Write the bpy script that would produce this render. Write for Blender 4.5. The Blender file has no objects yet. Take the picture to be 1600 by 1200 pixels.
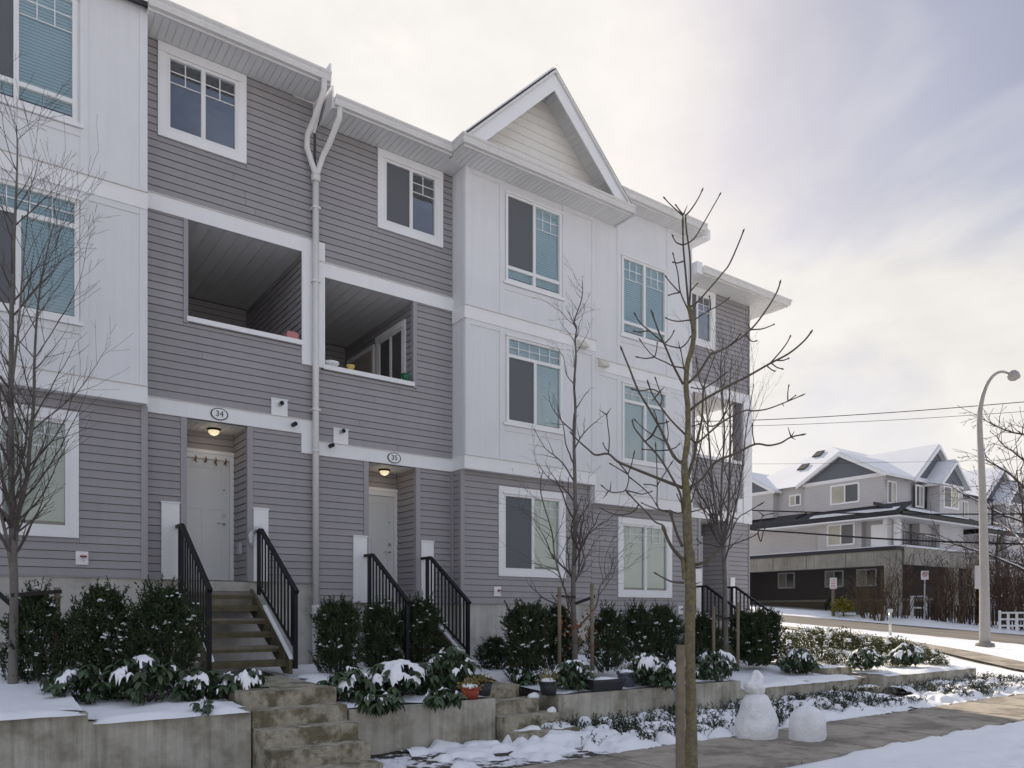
import bpy, math, random
from mathutils import Vector, Matrix, noise as mn
R = math.radians
rnd = random.Random(7)
scene = bpy.context.scene
COL = scene.collection

# ------------------------------------------------------------------ camera
FPX, HORIZON, YAW = 1205.0, 957.0, 35.976          # focal length and horizon in 1600x1200 pixels, heading in degrees
cam_data = bpy.data.cameras.new('camera')
cam_data.sensor_width = 36.0
cam_data.lens = FPX / 1600.0 * 36.0
cam_data.shift_y = (HORIZON - 600.0) / 1600.0
cam_data.clip_start = 0.1
cam_data.clip_end = 3000.0
cam = bpy.data.objects.new('camera', cam_data)
cam.rotation_euler = (R(90), 0, R(-YAW))
COL.objects.link(cam)
scene.camera = cam

# ------------------------------------------------------------------ sky and sun
SUN_AZ, SUN_EL = 24.0, 30.0                        # degrees from +y towards +x, degrees above the horizon
SUNV = Vector((math.sin(R(SUN_AZ)) * math.cos(R(SUN_EL)), math.cos(R(SUN_AZ)) * math.cos(R(SUN_EL)), math.sin(R(SUN_EL))))
world = bpy.data.worlds.new('World')
scene.world = world
world.use_nodes = True
wn, wl = world.node_tree.nodes, world.node_tree.links
wn.clear()
def wnode(t, **kw):
    n = wn.new(t)
    for k, v in kw.items():
        setattr(n, k, v)
    return n
def wmath(op, a, b=None, c=None):
    n = wn.new('ShaderNodeMath'); n.operation = op
    for i, v in enumerate((a, b, c)):
        if v is None: continue
        if hasattr(v, 'links'): wl.new(v, n.inputs[i])
        else: n.inputs[i].default_value = v
    return n.outputs[0]
SKYOFF = (4.65, -4.88, 2.36)                         # where the gaps in the cloud lie
w_out = wnode('ShaderNodeOutputWorld')
w_bg = wnode('ShaderNodeBackground')
w_sky = wnode('ShaderNodeTexSky', sky_type='NISHITA', sun_disc=False, sun_elevation=R(SUN_EL), sun_rotation=R(SUN_AZ))
w_sky.air_density, w_sky.dust_density, w_sky.ozone_density = 1.0, 1.6, 1.2
w_geo = wnode('ShaderNodeTexCoord')
w_map = wnode('ShaderNodeMapping'); w_map.inputs['Scale'].default_value = (1.0, 1.0, 2.2); w_map.inputs['Location'].default_value = SKYOFF
wl.new(w_geo.outputs['Generated'], w_map.inputs['Vector'])
w_n1 = wnode('ShaderNodeTexNoise'); w_n1.inputs['Scale'].default_value = 1.5; w_n1.inputs['Detail'].default_value = 5; w_n1.inputs['Roughness'].default_value = 0.5; w_n1.inputs['Distortion'].default_value = 0.5
w_n2 = wnode('ShaderNodeTexNoise'); w_n2.inputs['Scale'].default_value = 5.5; w_n2.inputs['Detail'].default_value = 6; w_n2.inputs['Roughness'].default_value = 0.6
wl.new(w_map.outputs[0], w_n1.inputs['Vector']); wl.new(w_map.outputs[0], w_n2.inputs['Vector'])
# thin cloud veil: how much of the blue shows
w_nrm = wnode('ShaderNodeVectorMath', operation='NORMALIZE'); wl.new(w_geo.outputs['Generated'], w_nrm.inputs[0])
w_sep = wnode('ShaderNodeSeparateXYZ'); wl.new(w_nrm.outputs[0], w_sep.inputs[0])
w_hz = wmath('POWER', wmath('SUBTRACT', 1.0, wmath('MAXIMUM', w_sep.outputs['Z'], 0.0)), 4.0)      # low band of haze round the horizon
w_dot = wnode('ShaderNodeVectorMath', operation='DOT_PRODUCT'); w_dot.inputs[1].default_value = SUNV
wl.new(w_nrm.outputs[0], w_dot.inputs[0])
w_glow = wmath('POWER', wmath('MAXIMUM', w_dot.outputs['Value'], 0.0), 7.0)                        # veil lit from behind round the sun
w_broad = wmath('POWER', wmath('MAXIMUM', w_dot.outputs['Value'], 0.0), 2.5)
w_cover = wnode('ShaderNodeMapRange'); w_cover.inputs['From Min'].default_value = 0.38; w_cover.inputs['From Max'].default_value = 0.62
w_cover.inputs['To Min'].default_value = 0.05; w_cover.inputs['To Max'].default_value = 1.0
wl.new(w_n1.outputs['Fac'], w_cover.inputs['Value'])
w_cov = wmath('MINIMUM', wmath('ADD', w_cover.outputs[0], wmath('MULTIPLY_ADD', w_hz, 1.2, wmath('MULTIPLY', w_glow, 0.6))), 1.0)
w_mot = wmath('MULTIPLY_ADD', w_n2.outputs['Fac'], 0.26, 0.52)
w_lum = wmath('ADD', w_mot, wmath('MULTIPLY_ADD', w_broad, 0.15, wmath('MULTIPLY', w_hz, 0.12)))
w_warm = wmath('MINIMUM', wmath('MULTIPLY_ADD', w_broad, 1.15, wmath('MULTIPLY', w_hz, 2.2)), 1.0)
w_ccol = wnode('ShaderNodeMix', data_type='RGBA'); w_ccol.inputs[6].default_value = (0.83, 0.92, 1.16, 1); w_ccol.inputs[7].default_value = (1.04, 1.0, 0.955, 1)
wl.new(w_warm, w_ccol.inputs[0])
w_cl = wnode('ShaderNodeVectorMath', operation='SCALE'); wl.new(w_ccol.outputs[2], w_cl.inputs[0]); wl.new(w_lum, w_cl.inputs['Scale'])
w_tint = wnode('ShaderNodeVectorMath', operation='MULTIPLY'); wl.new(w_sky.outputs[0], w_tint.inputs[0]); w_tint.inputs[1].default_value = (1.12, 1.0, 1.02)
w_sk = wnode('ShaderNodeVectorMath', operation='SCALE'); wl.new(w_tint.outputs[0], w_sk.inputs[0]); w_sk.inputs['Scale'].default_value = 0.085
w_mix = wnode('ShaderNodeMix', data_type='RGBA')
wl.new(w_cov, w_mix.inputs[0]); wl.new(w_sk.outputs[0], w_mix.inputs[6]); wl.new(w_cl.outputs[0], w_mix.inputs[7])
wl.new(w_mix.outputs[2], w_bg.inputs['Color'])
w_bg.inputs['Strength'].default_value = 1.0
wl.new(w_bg.outputs[0], w_out.inputs[0])

sun_data = bpy.data.lights.new('sun', 'SUN')
sun_data.energy = 4.6
sun_data.angle = R(1.2)
sun_data.color = (1.0, 0.86, 0.68)
sun = bpy.data.objects.new('sun', sun_data)
sun.rotation_euler = SUNV.to_track_quat('Z', 'Y').to_euler()
sun.location = (0, 0, 60)
COL.objects.link(sun)

scene.view_settings.view_transform = 'Standard'
scene.view_settings.look = 'None'
scene.view_settings.exposure = 0.2
scene.view_settings.gamma = 1.0
scene.view_settings.use_curve_mapping = False
scene.cycles.use_denoising = True
scene.cycles.max_bounces = 8
scene.cycles.transparent_max_bounces = 16

# ------------------------------------------------------------------ pixel geometry used while measuring the photograph
CA, SA = math.cos(R(YAW)), math.sin(R(YAW))
def at_depth(px, py, d):
    """World point on the photograph's line of sight (px, py) at distance d along the lens axis."""
    t = (px - 800.0) / FPX
    return Vector(((SA + t * CA) * d, (CA - t * SA) * d, (HORIZON - py) / FPX * d))
def on_level(px, py, z):
    return at_depth(px, py, z * FPX / (HORIZON - py))

# ------------------------------------------------------------------ materials
MATS = {}
def mat(name, col, rough=0.6, var=0.08, scale=2.0, bump=0.0, bscale=30.0, metal=0.0, spec=0.4, col2=None, mix=(0.4, 0.65), mscale=1.0,
        stretch=None, objvar=0.0, streaks=0.0, sss=0.0):
    m = bpy.data.materials.new(name); m.use_nodes = True
    nt = m.node_tree; N, L = nt.nodes, nt.links
    b = N['Principled BSDF']
    b.inputs['Roughness'].default_value = rough
    b.inputs['Metallic'].default_value = metal
    b.inputs['Specular IOR Level'].default_value = spec
    geo = N.new('ShaderNodeNewGeometry')
    vec = geo.outputs['Position']
    if stretch:
        mp = N.new('ShaderNodeMapping'); mp.inputs['Scale'].default_value = stretch
        L.new(vec, mp.inputs['Vector']); vec = mp.outputs[0]
    n1 = N.new('ShaderNodeTexNoise'); n1.inputs['Scale'].default_value = scale; n1.inputs['Detail'].default_value = 5; n1.inputs['Roughness'].default_value = 0.6
    L.new(vec, n1.inputs['Vector'])
    mr = N.new('ShaderNodeMapRange'); mr.inputs['From Min'].default_value = 0.25; mr.inputs['From Max'].default_value = 0.75
    mr.inputs['To Min'].default_value = 1.0 - var; mr.inputs['To Max'].default_value = 1.0 + var
    L.new(n1.outputs['Fac'], mr.inputs['Value'])
    cur = None
    if col2:
        n2 = N.new('ShaderNodeTexNoise'); n2.inputs['Scale'].default_value = mscale; n2.inputs['Detail'].default_value = 6; n2.inputs['Roughness'].default_value = 0.65
        L.new(vec, n2.inputs['Vector'])
        m2 = N.new('ShaderNodeMapRange'); m2.inputs['From Min'].default_value = mix[0]; m2.inputs['From Max'].default_value = mix[1]
        L.new(n2.outputs['Fac'], m2.inputs['Value'])
        mx = N.new('ShaderNodeMix'); mx.data_type = 'RGBA'; mx.inputs[6].default_value = (*col, 1); mx.inputs[7].default_value = (*col2, 1)
        L.new(m2.outputs[0], mx.inputs[0]); cur = mx.outputs[2]
    sc = N.new('ShaderNodeVectorMath'); sc.operation = 'SCALE'
    if cur: L.new(cur, sc.inputs[0])
    else: sc.inputs[0].default_value = col
    L.new(mr.outputs[0], sc.inputs['Scale'])
    out = sc.outputs[0]
    if objvar:
        oi = N.new('ShaderNodeObjectInfo')
        r2 = N.new('ShaderNodeMapRange'); r2.inputs['To Min'].default_value = 1 - objvar; r2.inputs['To Max'].default_value = 1 + objvar
        L.new(oi.outputs['Random'], r2.inputs['Value'])
        s2 = N.new('ShaderNodeVectorMath'); s2.operation = 'SCALE'; L.new(out, s2.inputs[0]); L.new(r2.outputs[0], s2.inputs['Scale']); out = s2.outputs[0]
    if streaks:
        mp2 = N.new('ShaderNodeMapping'); mp2.inputs['Scale'].default_value = (13, 13, 0.6); L.new(geo.outputs['Position'], mp2.inputs['Vector'])
        n3 = N.new('ShaderNodeTexNoise'); n3.inputs['Scale'].default_value = 1.0; n3.inputs['Detail'].default_value = 7; n3.inputs['Roughness'].default_value = 0.65; L.new(mp2.outputs[0], n3.inputs['Vector'])
        r3 = N.new('ShaderNodeMapRange'); r3.inputs['From Min'].default_value = 0.45; r3.inputs['From Max'].default_value = 0.75
        r3.inputs['To Min'].default_value = 1.0; r3.inputs['To Max'].default_value = 1 - streaks
        L.new(n3.outputs['Fac'], r3.inputs['Value'])
        s3 = N.new('ShaderNodeVectorMath'); s3.operation = 'SCALE'; L.new(out, s3.inputs[0]); L.new(r3.outputs[0], s3.inputs['Scale']); out = s3.outputs[0]
    L.new(out, b.inputs['Base Color'])
    if sss:
        b.inputs['Subsurface Weight'].default_value = sss
        b.inputs['Subsurface Radius'].default_value = (0.03, 0.035, 0.04); b.inputs['Subsurface Scale'].default_value = 0.5
    if bump:
        n4 = N.new('ShaderNodeTexNoise'); n4.inputs['Scale'].default_value = bscale; n4.inputs['Detail'].default_value = 4
        L.new(vec, n4.inputs['Vector'])
        bp = N.new('ShaderNodeBump'); bp.inputs['Strength'].default_value = bump; bp.inputs['Distance'].default_value = 0.02
        L.new(n4.outputs['Fac'], bp.inputs['Height']); L.new(bp.outputs[0], b.inputs['Normal'])
    MATS[name] = m
    return m

SIDING = mat('grey_vinyl_siding', (0.33, 0.318, 0.328), 0.55, 0.06, 0.8, bump=0.06, bscale=60, objvar=0.04, spec=0.3, streaks=0.07)
CORNER = mat('grey_vinyl_corner', (0.34, 0.325, 0.34), 0.5, 0.04, 1.0, spec=0.3)
WHITE = mat('white_panel_paint', (0.73, 0.74, 0.765), 0.6, 0.045, 0.9, streaks=0.055, bump=0.04, bscale=45, spec=0.3)
TRIM = mat('white_trim_paint', (0.82, 0.825, 0.84), 0.5, 0.03, 1.2, streaks=0.035, spec=0.35)
GUTTER = mat('white_gutter_metal', (0.70, 0.695, 0.68), 0.4, 0.04, 1.5, streaks=0.08, spec=0.4)
SOFFIT = mat('white_soffit_vinyl', (0.76, 0.76, 0.75), 0.55, 0.03, 1.0, objvar=0.03, spec=0.3)
VINYL = mat('white_window_vinyl', (0.78, 0.785, 0.79), 0.4, 0.02, 2.0, spec=0.4)
SHEATH = mat('wall_backing', (0.10, 0.097, 0.10), 0.9, 0.05)
SHAKE = mat('cream_gable_shake', (0.80, 0.785, 0.745), 0.7, 0.05, 2.0, objvar=0.02, bump=0.15, bscale=60)
CONC = mat('foundation_concrete', (0.50, 0.485, 0.45), 0.9, 0.2, 2.5, bump=0.25, bscale=35, col2=(0.27, 0.255, 0.225), mix=(0.5, 0.7), mscale=0.9, streaks=0.18)
CONC2 = mat('planter_concrete', (0.50, 0.475, 0.41), 0.9, 0.2, 3.0, bump=0.3, bscale=30, col2=(0.22, 0.20, 0.145), mix=(0.45, 0.68), mscale=1.6, streaks=0.42)
STEPC = mat('mossy_step_concrete', (0.40, 0.365, 0.285), 0.92, 0.3, 12.0, bump=0.5, bscale=40, col2=(0.17, 0.15, 0.095), mix=(0.47, 0.60), mscale=4.0, streaks=0.25)
WOOD = mat('weathered_green_timber', (0.155, 0.13, 0.08), 0.85, 0.3, 7.0, bump=0.25, bscale=50, col2=(0.10, 0.095, 0.05), mix=(0.4, 0.65), mscale=2.5)
WOODG = mat('grey_weathered_timber', (0.21, 0.19, 0.15), 0.85, 0.25, 8.0, bump=0.25, bscale=50)
BLACK = mat('black_powder_coat', (0.008, 0.009, 0.012), 0.5, 0.1, 5.0, spec=0.3)
DOORM = mat('white_door_paint', (0.70, 0.71, 0.70), 0.42, 0.02, 2.0, spec=0.4)
STEEL = mat('brushed_steel', (0.55, 0.55, 0.55), 0.3, 0.05, 8.0, metal=1.0)
SHINGLE = mat('dark_roof_shingle', (0.055, 0.055, 0.06), 0.9, 0.3, 9.0, bump=0.4, bscale=25)
SNOW = mat('snow', (0.92, 0.93, 0.95), 0.7, 0.035, 3.0, bump=0.28, bscale=14, sss=0.0, spec=0.25)
SCREEN = mat('insect_screen', (0.05, 0.052, 0.056), 0.8, 0.12, 25.0)
BLIND = mat('white_blind_slats', (0.72, 0.83, 0.865), 0.6, 0.03, 2.0)
DARKIN = mat('dark_interior', (0.035, 0.036, 0.04), 0.9, 0.2, 1.0)
INK = mat('black_lettering', (0.015, 0.015, 0.02), 0.6, 0.0)

def glass(name, tint, refl=1.0):
    m = bpy.data.materials.new(name); m.use_nodes = True
    N, L = m.node_tree.nodes, m.node_tree.links
    N.clear()
    o = N.new('ShaderNodeOutputMaterial'); mx = N.new('ShaderNodeMixShader')
    tr = N.new('ShaderNodeBsdfTransparent'); tr.inputs[0].default_value = (*tint, 1)
    gl = N.new('ShaderNodeBsdfGlossy'); gl.inputs['Roughness'].default_value = 0.02; gl.inputs['Color'].default_value = (0.9, 0.95, 1.0, 1)
    fr = N.new('ShaderNodeFresnel'); fr.inputs['IOR'].default_value = 1.75
    ml = N.new('ShaderNodeMath'); ml.operation = 'MULTIPLY'; ml.inputs[1].default_value = refl
    nz = N.new('ShaderNodeTexNoise'); nz.inputs['Scale'].default_value = 2.2; nz.inputs['Detail'].default_value = 2
    ge = N.new('ShaderNodeNewGeometry'); L.new(ge.outputs['Position'], nz.inputs['Vector'])
    bp = N.new('ShaderNodeBump'); bp.inputs['Strength'].default_value = 0.05; bp.inputs['Distance'].default_value = 0.05
    L.new(nz.outputs['Fac'], bp.inputs['Height']); L.new(bp.outputs[0], gl.inputs['Normal'])
    L.new(fr.outputs[0], ml.inputs[0]); L.new(ml.outputs[0], mx.inputs[0]); L.new(tr.outputs[0], mx.inputs[1]); L.new(gl.outputs[0], mx.inputs[2])
    L.new(mx.outputs[0], o.inputs[0])
    return m
GLASS = glass('tinted_window_glass', (0.88, 0.965, 0.98), 2.0)
GLASS_D = glass('dark_window_glass', (0.5, 0.58, 0.62), 3.4)

# ------------------------------------------------------------------ object helpers
def tag(o, label=None, cat=None, group=None, kind=None):
    for k, v in (('label', label), ('category', cat), ('group', group), ('kind', kind)):
        if v: o[k] = v
    return o
def link(o, parent=None):
    COL.objects.link(o)
    if parent is not None:
        o.parent = parent
        if parent.parent is None:
            o.matrix_parent_inverse = Matrix.Translation(-parent.location)
    return o
def thing(name, loc, label, cat, group=None):
    o = bpy.data.objects.new(name, None)
    o.empty_display_size = 0.2
    o.location = loc
    COL.objects.link(o)
    return tag(o, label, cat, group)

class MB:
    """Collects faces in world coordinates; build() links them as one mesh object."""
    def __init__(s): s.v, s.f, s.sm = [], [], []
    def quad(s, a, b, c, d):
        i = len(s.v); s.v += [tuple(a), tuple(b), tuple(c), tuple(d)]; s.f.append((i, i+1, i+2, i+3)); s.sm.append(0); return s
    def tri(s, a, b, c):
        i = len(s.v); s.v += [tuple(a), tuple(b), tuple(c)]; s.f.append((i, i+1, i+2)); s.sm.append(0); return s
    def box(s, x0, x1, y0, y1, z0, z1):
        i = len(s.v)
        s.v += [(x0,y0,z0),(x1,y0,z0),(x1,y1,z0),(x0,y1,z0),(x0,y0,z1),(x1,y0,z1),(x1,y1,z1),(x0,y1,z1)]
        s.f += [(i,i+3,i+2,i+1),(i+4,i+5,i+6,i+7),(i,i+1,i+5,i+4),(i+1,i+2,i+6,i+5),(i+2,i+3,i+7,i+6),(i+3,i,i+4,i+7)]
        s.sm += [0]*6
        return s
    def prism(s, poly, axis, a, b):
        """poly: 2-D points; axis 'x','y','z' is the extrusion direction from a to b."""
        n = len(poly); i = len(s.v)
        def P(p, t):
            return (t, p[0], p[1]) if axis == 'x' else (p[0], t, p[1]) if axis == 'y' else (p[0], p[1], t)
        s.v += [P(p, a) for p in poly] + [P(p, b) for p in poly]
        s.f.append(tuple(range(i, i+n))[::-1]); s.f.append(tuple(range(i+n, i+2*n)))
        for k in range(n):
            s.f.append((i+k, i+(k+1) % n, i+n+(k+1) % n, i+n+k))
        s.sm += [0]*(n+2)
        return s
    def tube(s, pts, rad, sides=6, cap=True, smooth=1):
        pts = [Vector(p) for p in pts]; n = len(pts)
        if not hasattr(rad, '__len__'): rad = [rad]*n
        i0 = len(s.v); up = None
        for k, p in enumerate(pts):
            d = (pts[min(k+1, n-1)] - pts[max(k-1, 0)])
            if d.length < 1e-9: d = Vector((0, 0, 1))
            d.normalize()
            if up is None:
                up = d.orthogonal().normalized()
            else:
                up = (up - d * up.dot(d))
                up = up.normalized() if up.length > 1e-6 else d.orthogonal().normalized()
            w = d.cross(up)
            for j in range(sides):
                a = 2*math.pi*j/sides
                s.v.append(tuple(p + (up*math.cos(a) + w*math.sin(a))*rad[k]))
        for k in range(n-1):
            for j in range(sides):
                a = i0+k*sides+j; b = i0+k*sides+(j+1) % sides
                s.f.append((a, b, b+sides, a+sides)); s.sm.append(smooth)
        if cap:
            s.f.append(tuple(range(i0, i0+sides))[::-1]); s.f.append(tuple(range(i0+(n-1)*sides, i0+n*sides))); s.sm += [0, 0]
        return s
    def bar(s, p, q, w, h):
        """Rectangular bar from p to q, w wide (horizontal) and h high."""
        p, q = Vector(p), Vector(q); d = (q-p).normalized()
        sd = d.cross(Vector((0,0,1)))
        sd = sd.normalized() if sd.length > 1e-6 else Vector((1,0,0))
        u = sd.cross(d).normalized(); i = len(s.v)
        for c in (p, q):
            for a, b in ((-1,-1),(1,-1),(1,1),(-1,1)):
                s.v.append(tuple(c + sd*(a*w/2) + u*(b*h/2)))
        s.f += [(i,i+1,i+2,i+3),(i+7,i+6,i+5,i+4)] + [(i+k, i+4+k, i+4+(k+1) % 4, i+(k+1) % 4) for k in range(4)]
        s.sm += [0]*6
        return s
    def blob(s, c, rx, ry, rz, seed=0, amp=0.2, fr=1.5, nu=12, nv=8, bottom=-1.0, power=1.0):
        i0 = len(s.v); c = Vector(c)
        for a in range(nv+1):
            th = math.pi*a/nv
            for b in range(nu):
                ph = 2*math.pi*b/nu
                d = Vector((math.sin(th)*math.cos(ph), math.sin(th)*math.sin(ph), math.cos(th)))
                k = 1 + amp*mn.noise(d*fr + Vector((seed*7.3, seed*3.1, seed)))
                z = max(d.z*k, bottom)
                s.v.append((c.x+d.x*rx*k, c.y+d.y*ry*k, c.z+z*rz))
        for a in range(nv):
            for b in range(nu):
                s.f.append((i0+a*nu+b, i0+(a+1)*nu+b, i0+(a+1)*nu+(b+1) % nu, i0+a*nu+(b+1) % nu)); s.sm.append(1)
        return s
    def mesh(s, name, m=None):
        me = bpy.data.meshes.new(name)
        me.from_pydata(s.v, [], s.f)
        me.polygons.foreach_set('use_smooth', [bool(x) for x in s.sm])
        if m: me.materials.append(m)
        me.update()
        return me
    def build(s, name, m, parent=None, label=None):
        o = bpy.data.objects.new(name, s.mesh(name, m))
        link(o, parent)
        if label: o['label'] = label
        return o

def solo(name, mb, m, label, cat, group=None):
    """A top-level thing that is one mesh, its origin at its base."""
    zs = min(v[2] for v in mb.v); cx = sum(v[0] for v in mb.v)/len(mb.v); cy = sum(v[1] for v in mb.v)/len(mb.v)
    mb.v = [(v[0]-cx, v[1]-cy, v[2]-zs) for v in mb.v]
    o = mb.build(name, m); o.location = (cx, cy, zs)
    return tag(o, label, cat, group)
def struct(name, mb, m):
    return tag(mb.build(name, m), kind='structure')
# ------------------------------------------------------------------ the row of townhouses
LAP = 0.112
_p = [(-0.004, 0.108), (-0.016, 0.013), (-0.016, 0.004), (0.0, 0.004), (0.0, 0.108)]
BOARD = MB().prism(_p, 'x', 0, 1).mesh('siding_board', SIDING)
SBOARD = MB().prism([(0.003, 0), (0.097, 0), (0.094, 0.004), (0.094, 0.012), (0.006, 0.012), (0.006, 0.004)][::-1], 'y', 0, 1).mesh('soffit_board', SOFFIT)

def siding(wall, face, c, a0, a1, z0, z1, holes=()):
    """One board object per course and run, lapped, on the plane x or y = c; holes are (a0, a1, z0, z1)."""
    k = 0
    while z0 + k*LAP < z1 - 0.03:
        zb = z0 + k*LAP; zt = min(zb + LAP, z1); k += 1
        runs = [(a0, a1, zb, zt)]
        for h in holes:
            if min(zt, h[3]) - max(zb, h[2]) > 0.004:
                nr = []
                for r in runs:
                    if h[0] > r[0]: nr.append((r[0], min(r[1], h[0]), r[2], r[3]))
                    if h[1] < r[1]: nr.append((max(r[0], h[1]), r[1], r[2], r[3]))
                    lo, hi = max(r[0], h[0]), min(r[1], h[1])
                    if hi > lo and h[2] - r[2] > 0.012: nr.append((lo, hi, r[2], h[2]))
                    if hi > lo and r[3] - h[3] > 0.012: nr.append((lo, hi, h[3], r[3]))
                runs = [r for r in nr if r[1]-r[0] > 0.02]
        jr = random.Random(int(zb*1000)+int(c*77)); nr = []
        for r in runs:
            if r[1]-r[0] > 1.9 and jr.random() < 0.3:
                m_ = r[0]+(r[1]-r[0])*jr.uniform(0.25, 0.75); nr += [(r[0], m_, r[2], r[3]), (m_, r[1], r[2], r[3])]
            else: nr.append(r)
        for r in nr:
            o = bpy.data.objects.new('siding_board', BOARD)
            if face == '-y':
                o.location = (r[0]+0.002, c, r[2])
            else:
                o.location = (c, r[1]-0.002, r[2]); o.rotation_euler.z = R(-90)
            o.scale = (r[1]-r[0]-0.004, 1, min(1.0, (r[3]-r[2])/LAP))
            link(o, wall)

def cells(a0, a1, z0, z1, holes):
    A = sorted({a0, a1, *[h[0] for h in holes], *[h[1] for h in holes]}); Z = sorted({z0, z1, *[h[2] for h in holes], *[h[3] for h in holes]})
    A = [a for a in A if a0 <= a <= a1]; Z = [z for z in Z if z0 <= z <= z1]
    for i in range(len(A)-1):
        for j in range(len(Z)-1):
            ca, cz = (A[i]+A[i+1])/2, (Z[j]+Z[j+1])/2
            if not any(h[0] < ca < h[1] and h[2] < cz < h[3] for h in holes):
                yield A[i], A[i+1], Z[j], Z[j+1]

def bx(mb, face, c, a0, a1, o0, o1, z0, z1):
    """Box standing o0..o1 proud of the plane c."""
    if face == '-y': mb.box(a0, a1, c-o1, c-o0, z0, z1)
    else: mb.box(c-o1, c-o0, a0, a1, z0, z1)
    return mb

def wall_sheet(house, name, face, c, a0, a1, z0, z1, holes=(), m=None, off=0.003):
    mb = MB()
    for q in cells(a0, a1, z0, z1, holes):
        if face == '-y': mb.quad((q[0], c+off, q[2]), (q[1], c+off, q[2]), (q[1], c+off, q[3]), (q[0], c+off, q[3]))
        else: mb.quad((c+off, q[1], q[2]), (c+off, q[0], q[2]), (c+off, q[0], q[3]), (c+off, q[1], q[3]))
    return mb.build(name, m or SHEATH, house)

def window(house, face, c, a0, a1, z0, z1, trim=0.10, transom=None, th=0.0, grid=(2, 2, 0.17), tgrid=(5, 2), screen='L', blind=1.0, glassm=None, base=0.0, header=True, split=0.5, right_blind=None, blindm=None):
    """Window of two sashes in the rectangle of its vinyl frame; trim is the casing round it."""
    g = glassm or GLASS
    fr = MB(); fw = 0.055
    for q in ((a0, a0+fw, z0, z1), (a1-fw, a1, z0, z1)): bx(fr, face, c, q[0], q[1], -0.07, 0.028, q[2], q[3])
    bx(fr, face, c, a0+fw, a1-fw, -0.07, 0.028, z0, z0+fw); bx(fr, face, c, a0+fw, a1-fw, -0.07, 0.028, z1-fw, z1)
    win = fr.build('window', VINYL, house)
    if trim:
        b = base
        t = MB(); bx(t, face, c, a0-trim, a0+0.004, b, 0.034, z0-trim, z1); t.build('casing', TRIM, win)
        t = MB(); bx(t, face, c, a1-0.004, a1+trim, b, 0.034, z0-trim, z1); t.build('casing', TRIM, win)
        t = MB(); bx(t, face, c, a0-0.0, a1+0.0, b, 0.036, z0-trim, z0+0.004); t.build('sill', TRIM, win)
        t = MB(); bx(t, face, c, a0-trim, a1+trim, b, 0.04, z1-0.004, z1+trim*1.15); t.build('head_casing', TRIM, win)
    t = MB(); bx(t, face, c, a0-0.02, a1+0.02, 0.0, 0.058, z1-0.012, z1+0.014); t.build('drip_cap', TRIM, win)
    gl = []
    am = a0 + (a1-a0)*split
    zs0, zs1 = z0+fw, z1-fw
    if transom == 'top':
        zs1 = z1-th
        t = MB(); bx(t, face, c, a0+fw, a1-fw, -0.06, 0.024, zs1-0.03, zs1+0.03); t.build('rail', VINYL, win)
        gl.append((a0+fw, a1-fw, zs1+0.03, z1-fw, tgrid[0], tgrid[1], z1-fw-zs1-0.03))
        zs1 -= 0.03
    if transom == 'bottom':
        zs0 = z0+th
        t = MB(); bx(t, face, c, a0+fw, a1-fw, -0.06, 0.024, zs0-0.03, zs0+0.03); t.build('rail', VINYL, win)
        gl.append((a0+fw, am-0.03, z0+fw, zs0-0.03, 0, 0, 0)); gl.append((am+0.03, a1-fw, z0+fw, zs0-0.03, 0, 0, 0))
        zs0 += 0.03
    lo = z0+fw if transom == 'bottom' else zs0
    t = MB(); bx(t, face, c, am-0.03, am+0.03, -0.06, 0.026, lo, zs1); t.build('mullion', VINYL, win)
    gl.append((a0+fw, am-0.03, zs0, zs1, *grid)); gl.append((am+0.03, a1-fw, zs0, zs1, *grid))
    for q in gl:
        t = MB()
        if face == '-y': t.quad((q[0], c+0.02, q[2]), (q[1], c+0.02, q[2]), (q[1], c+0.02, q[3]), (q[0], c+0.02, q[3]))
        else: t.quad((c+0.02, q[1], q[2]), (c+0.02, q[0], q[2]), (c+0.02, q[0], q[3]), (c+0.02, q[1], q[3]))
        t.build('pane', g, win)
        if q[4]:
            t = MB(); zt = q[3]; zb = q[3]-q[6]
            for i in range(1, q[4]):
                aa = q[0]+(q[1]-q[0])*i/q[4]; bx(t, face, c, aa-0.007, aa+0.007, -0.018, -0.008, zb, zt)
            for j in range(1, q[5]+(1 if zb > q[2]+0.05 else 0)):
                zz = zt-(zt-zb)*j/q[5]; bx(t, face, c, q[0], q[1], -0.017, -0.009, zz-0.007, zz+0.007)
            t.build('muntin', VINYL, win)
    if screen:
        s0, s1 = (a0+fw, am-0.03) if screen == 'L' else (am+0.03, a1-fw)
        t = MB(); bx(t, face, c, s0, s1, -0.004, 0.004, zs0, zs1); t.build('insect_screen', SCREENM, win)
    t = MB()                                                     # the reveal and the dim room behind the glass
    i0, i1, dp = a0+0.01, a1-0.01, 0.34
    bx(t, face, c, i0, i1, -dp-0.02, -dp, z0+0.01, z1-0.01)
    bx(t, face, c, i0-0.02, i0, -dp, -0.072, z0, z1); bx(t, face, c, i1, i1+0.02, -dp, -0.072, z0, z1)
    bx(t, face, c, i0, i1, -dp, -0.072, z0-0.01, z0+0.01); bx(t, face, c, i0, i1, -dp, -0.072, z1-0.01, z1+0.01)
    t.build('reveal', DARKIN, win)
    def slats(x0, x1, top, frac):
        t = MB(); z = top; n = int((top-z0-fw)*frac/0.045)
        for i in range(n):
            z = top-0.045*i
            if face == '-y': t.quad((x0, c+0.045, z-0.0465), (x1, c+0.045, z-0.0465), (x1, c+0.054, z-0.0005), (x0, c+0.054, z-0.0005))
            else: t.quad((c+0.10, x1, z-0.046), (c+0.10, x0, z-0.046), (c+0.13, x0, z-0.004), (c+0.13, x1, z-0.004))
        if t.v: t.build('blind', blindm or BLIND, win)
    if blind: slats(a0+fw, am, z1-fw, blind)
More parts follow.
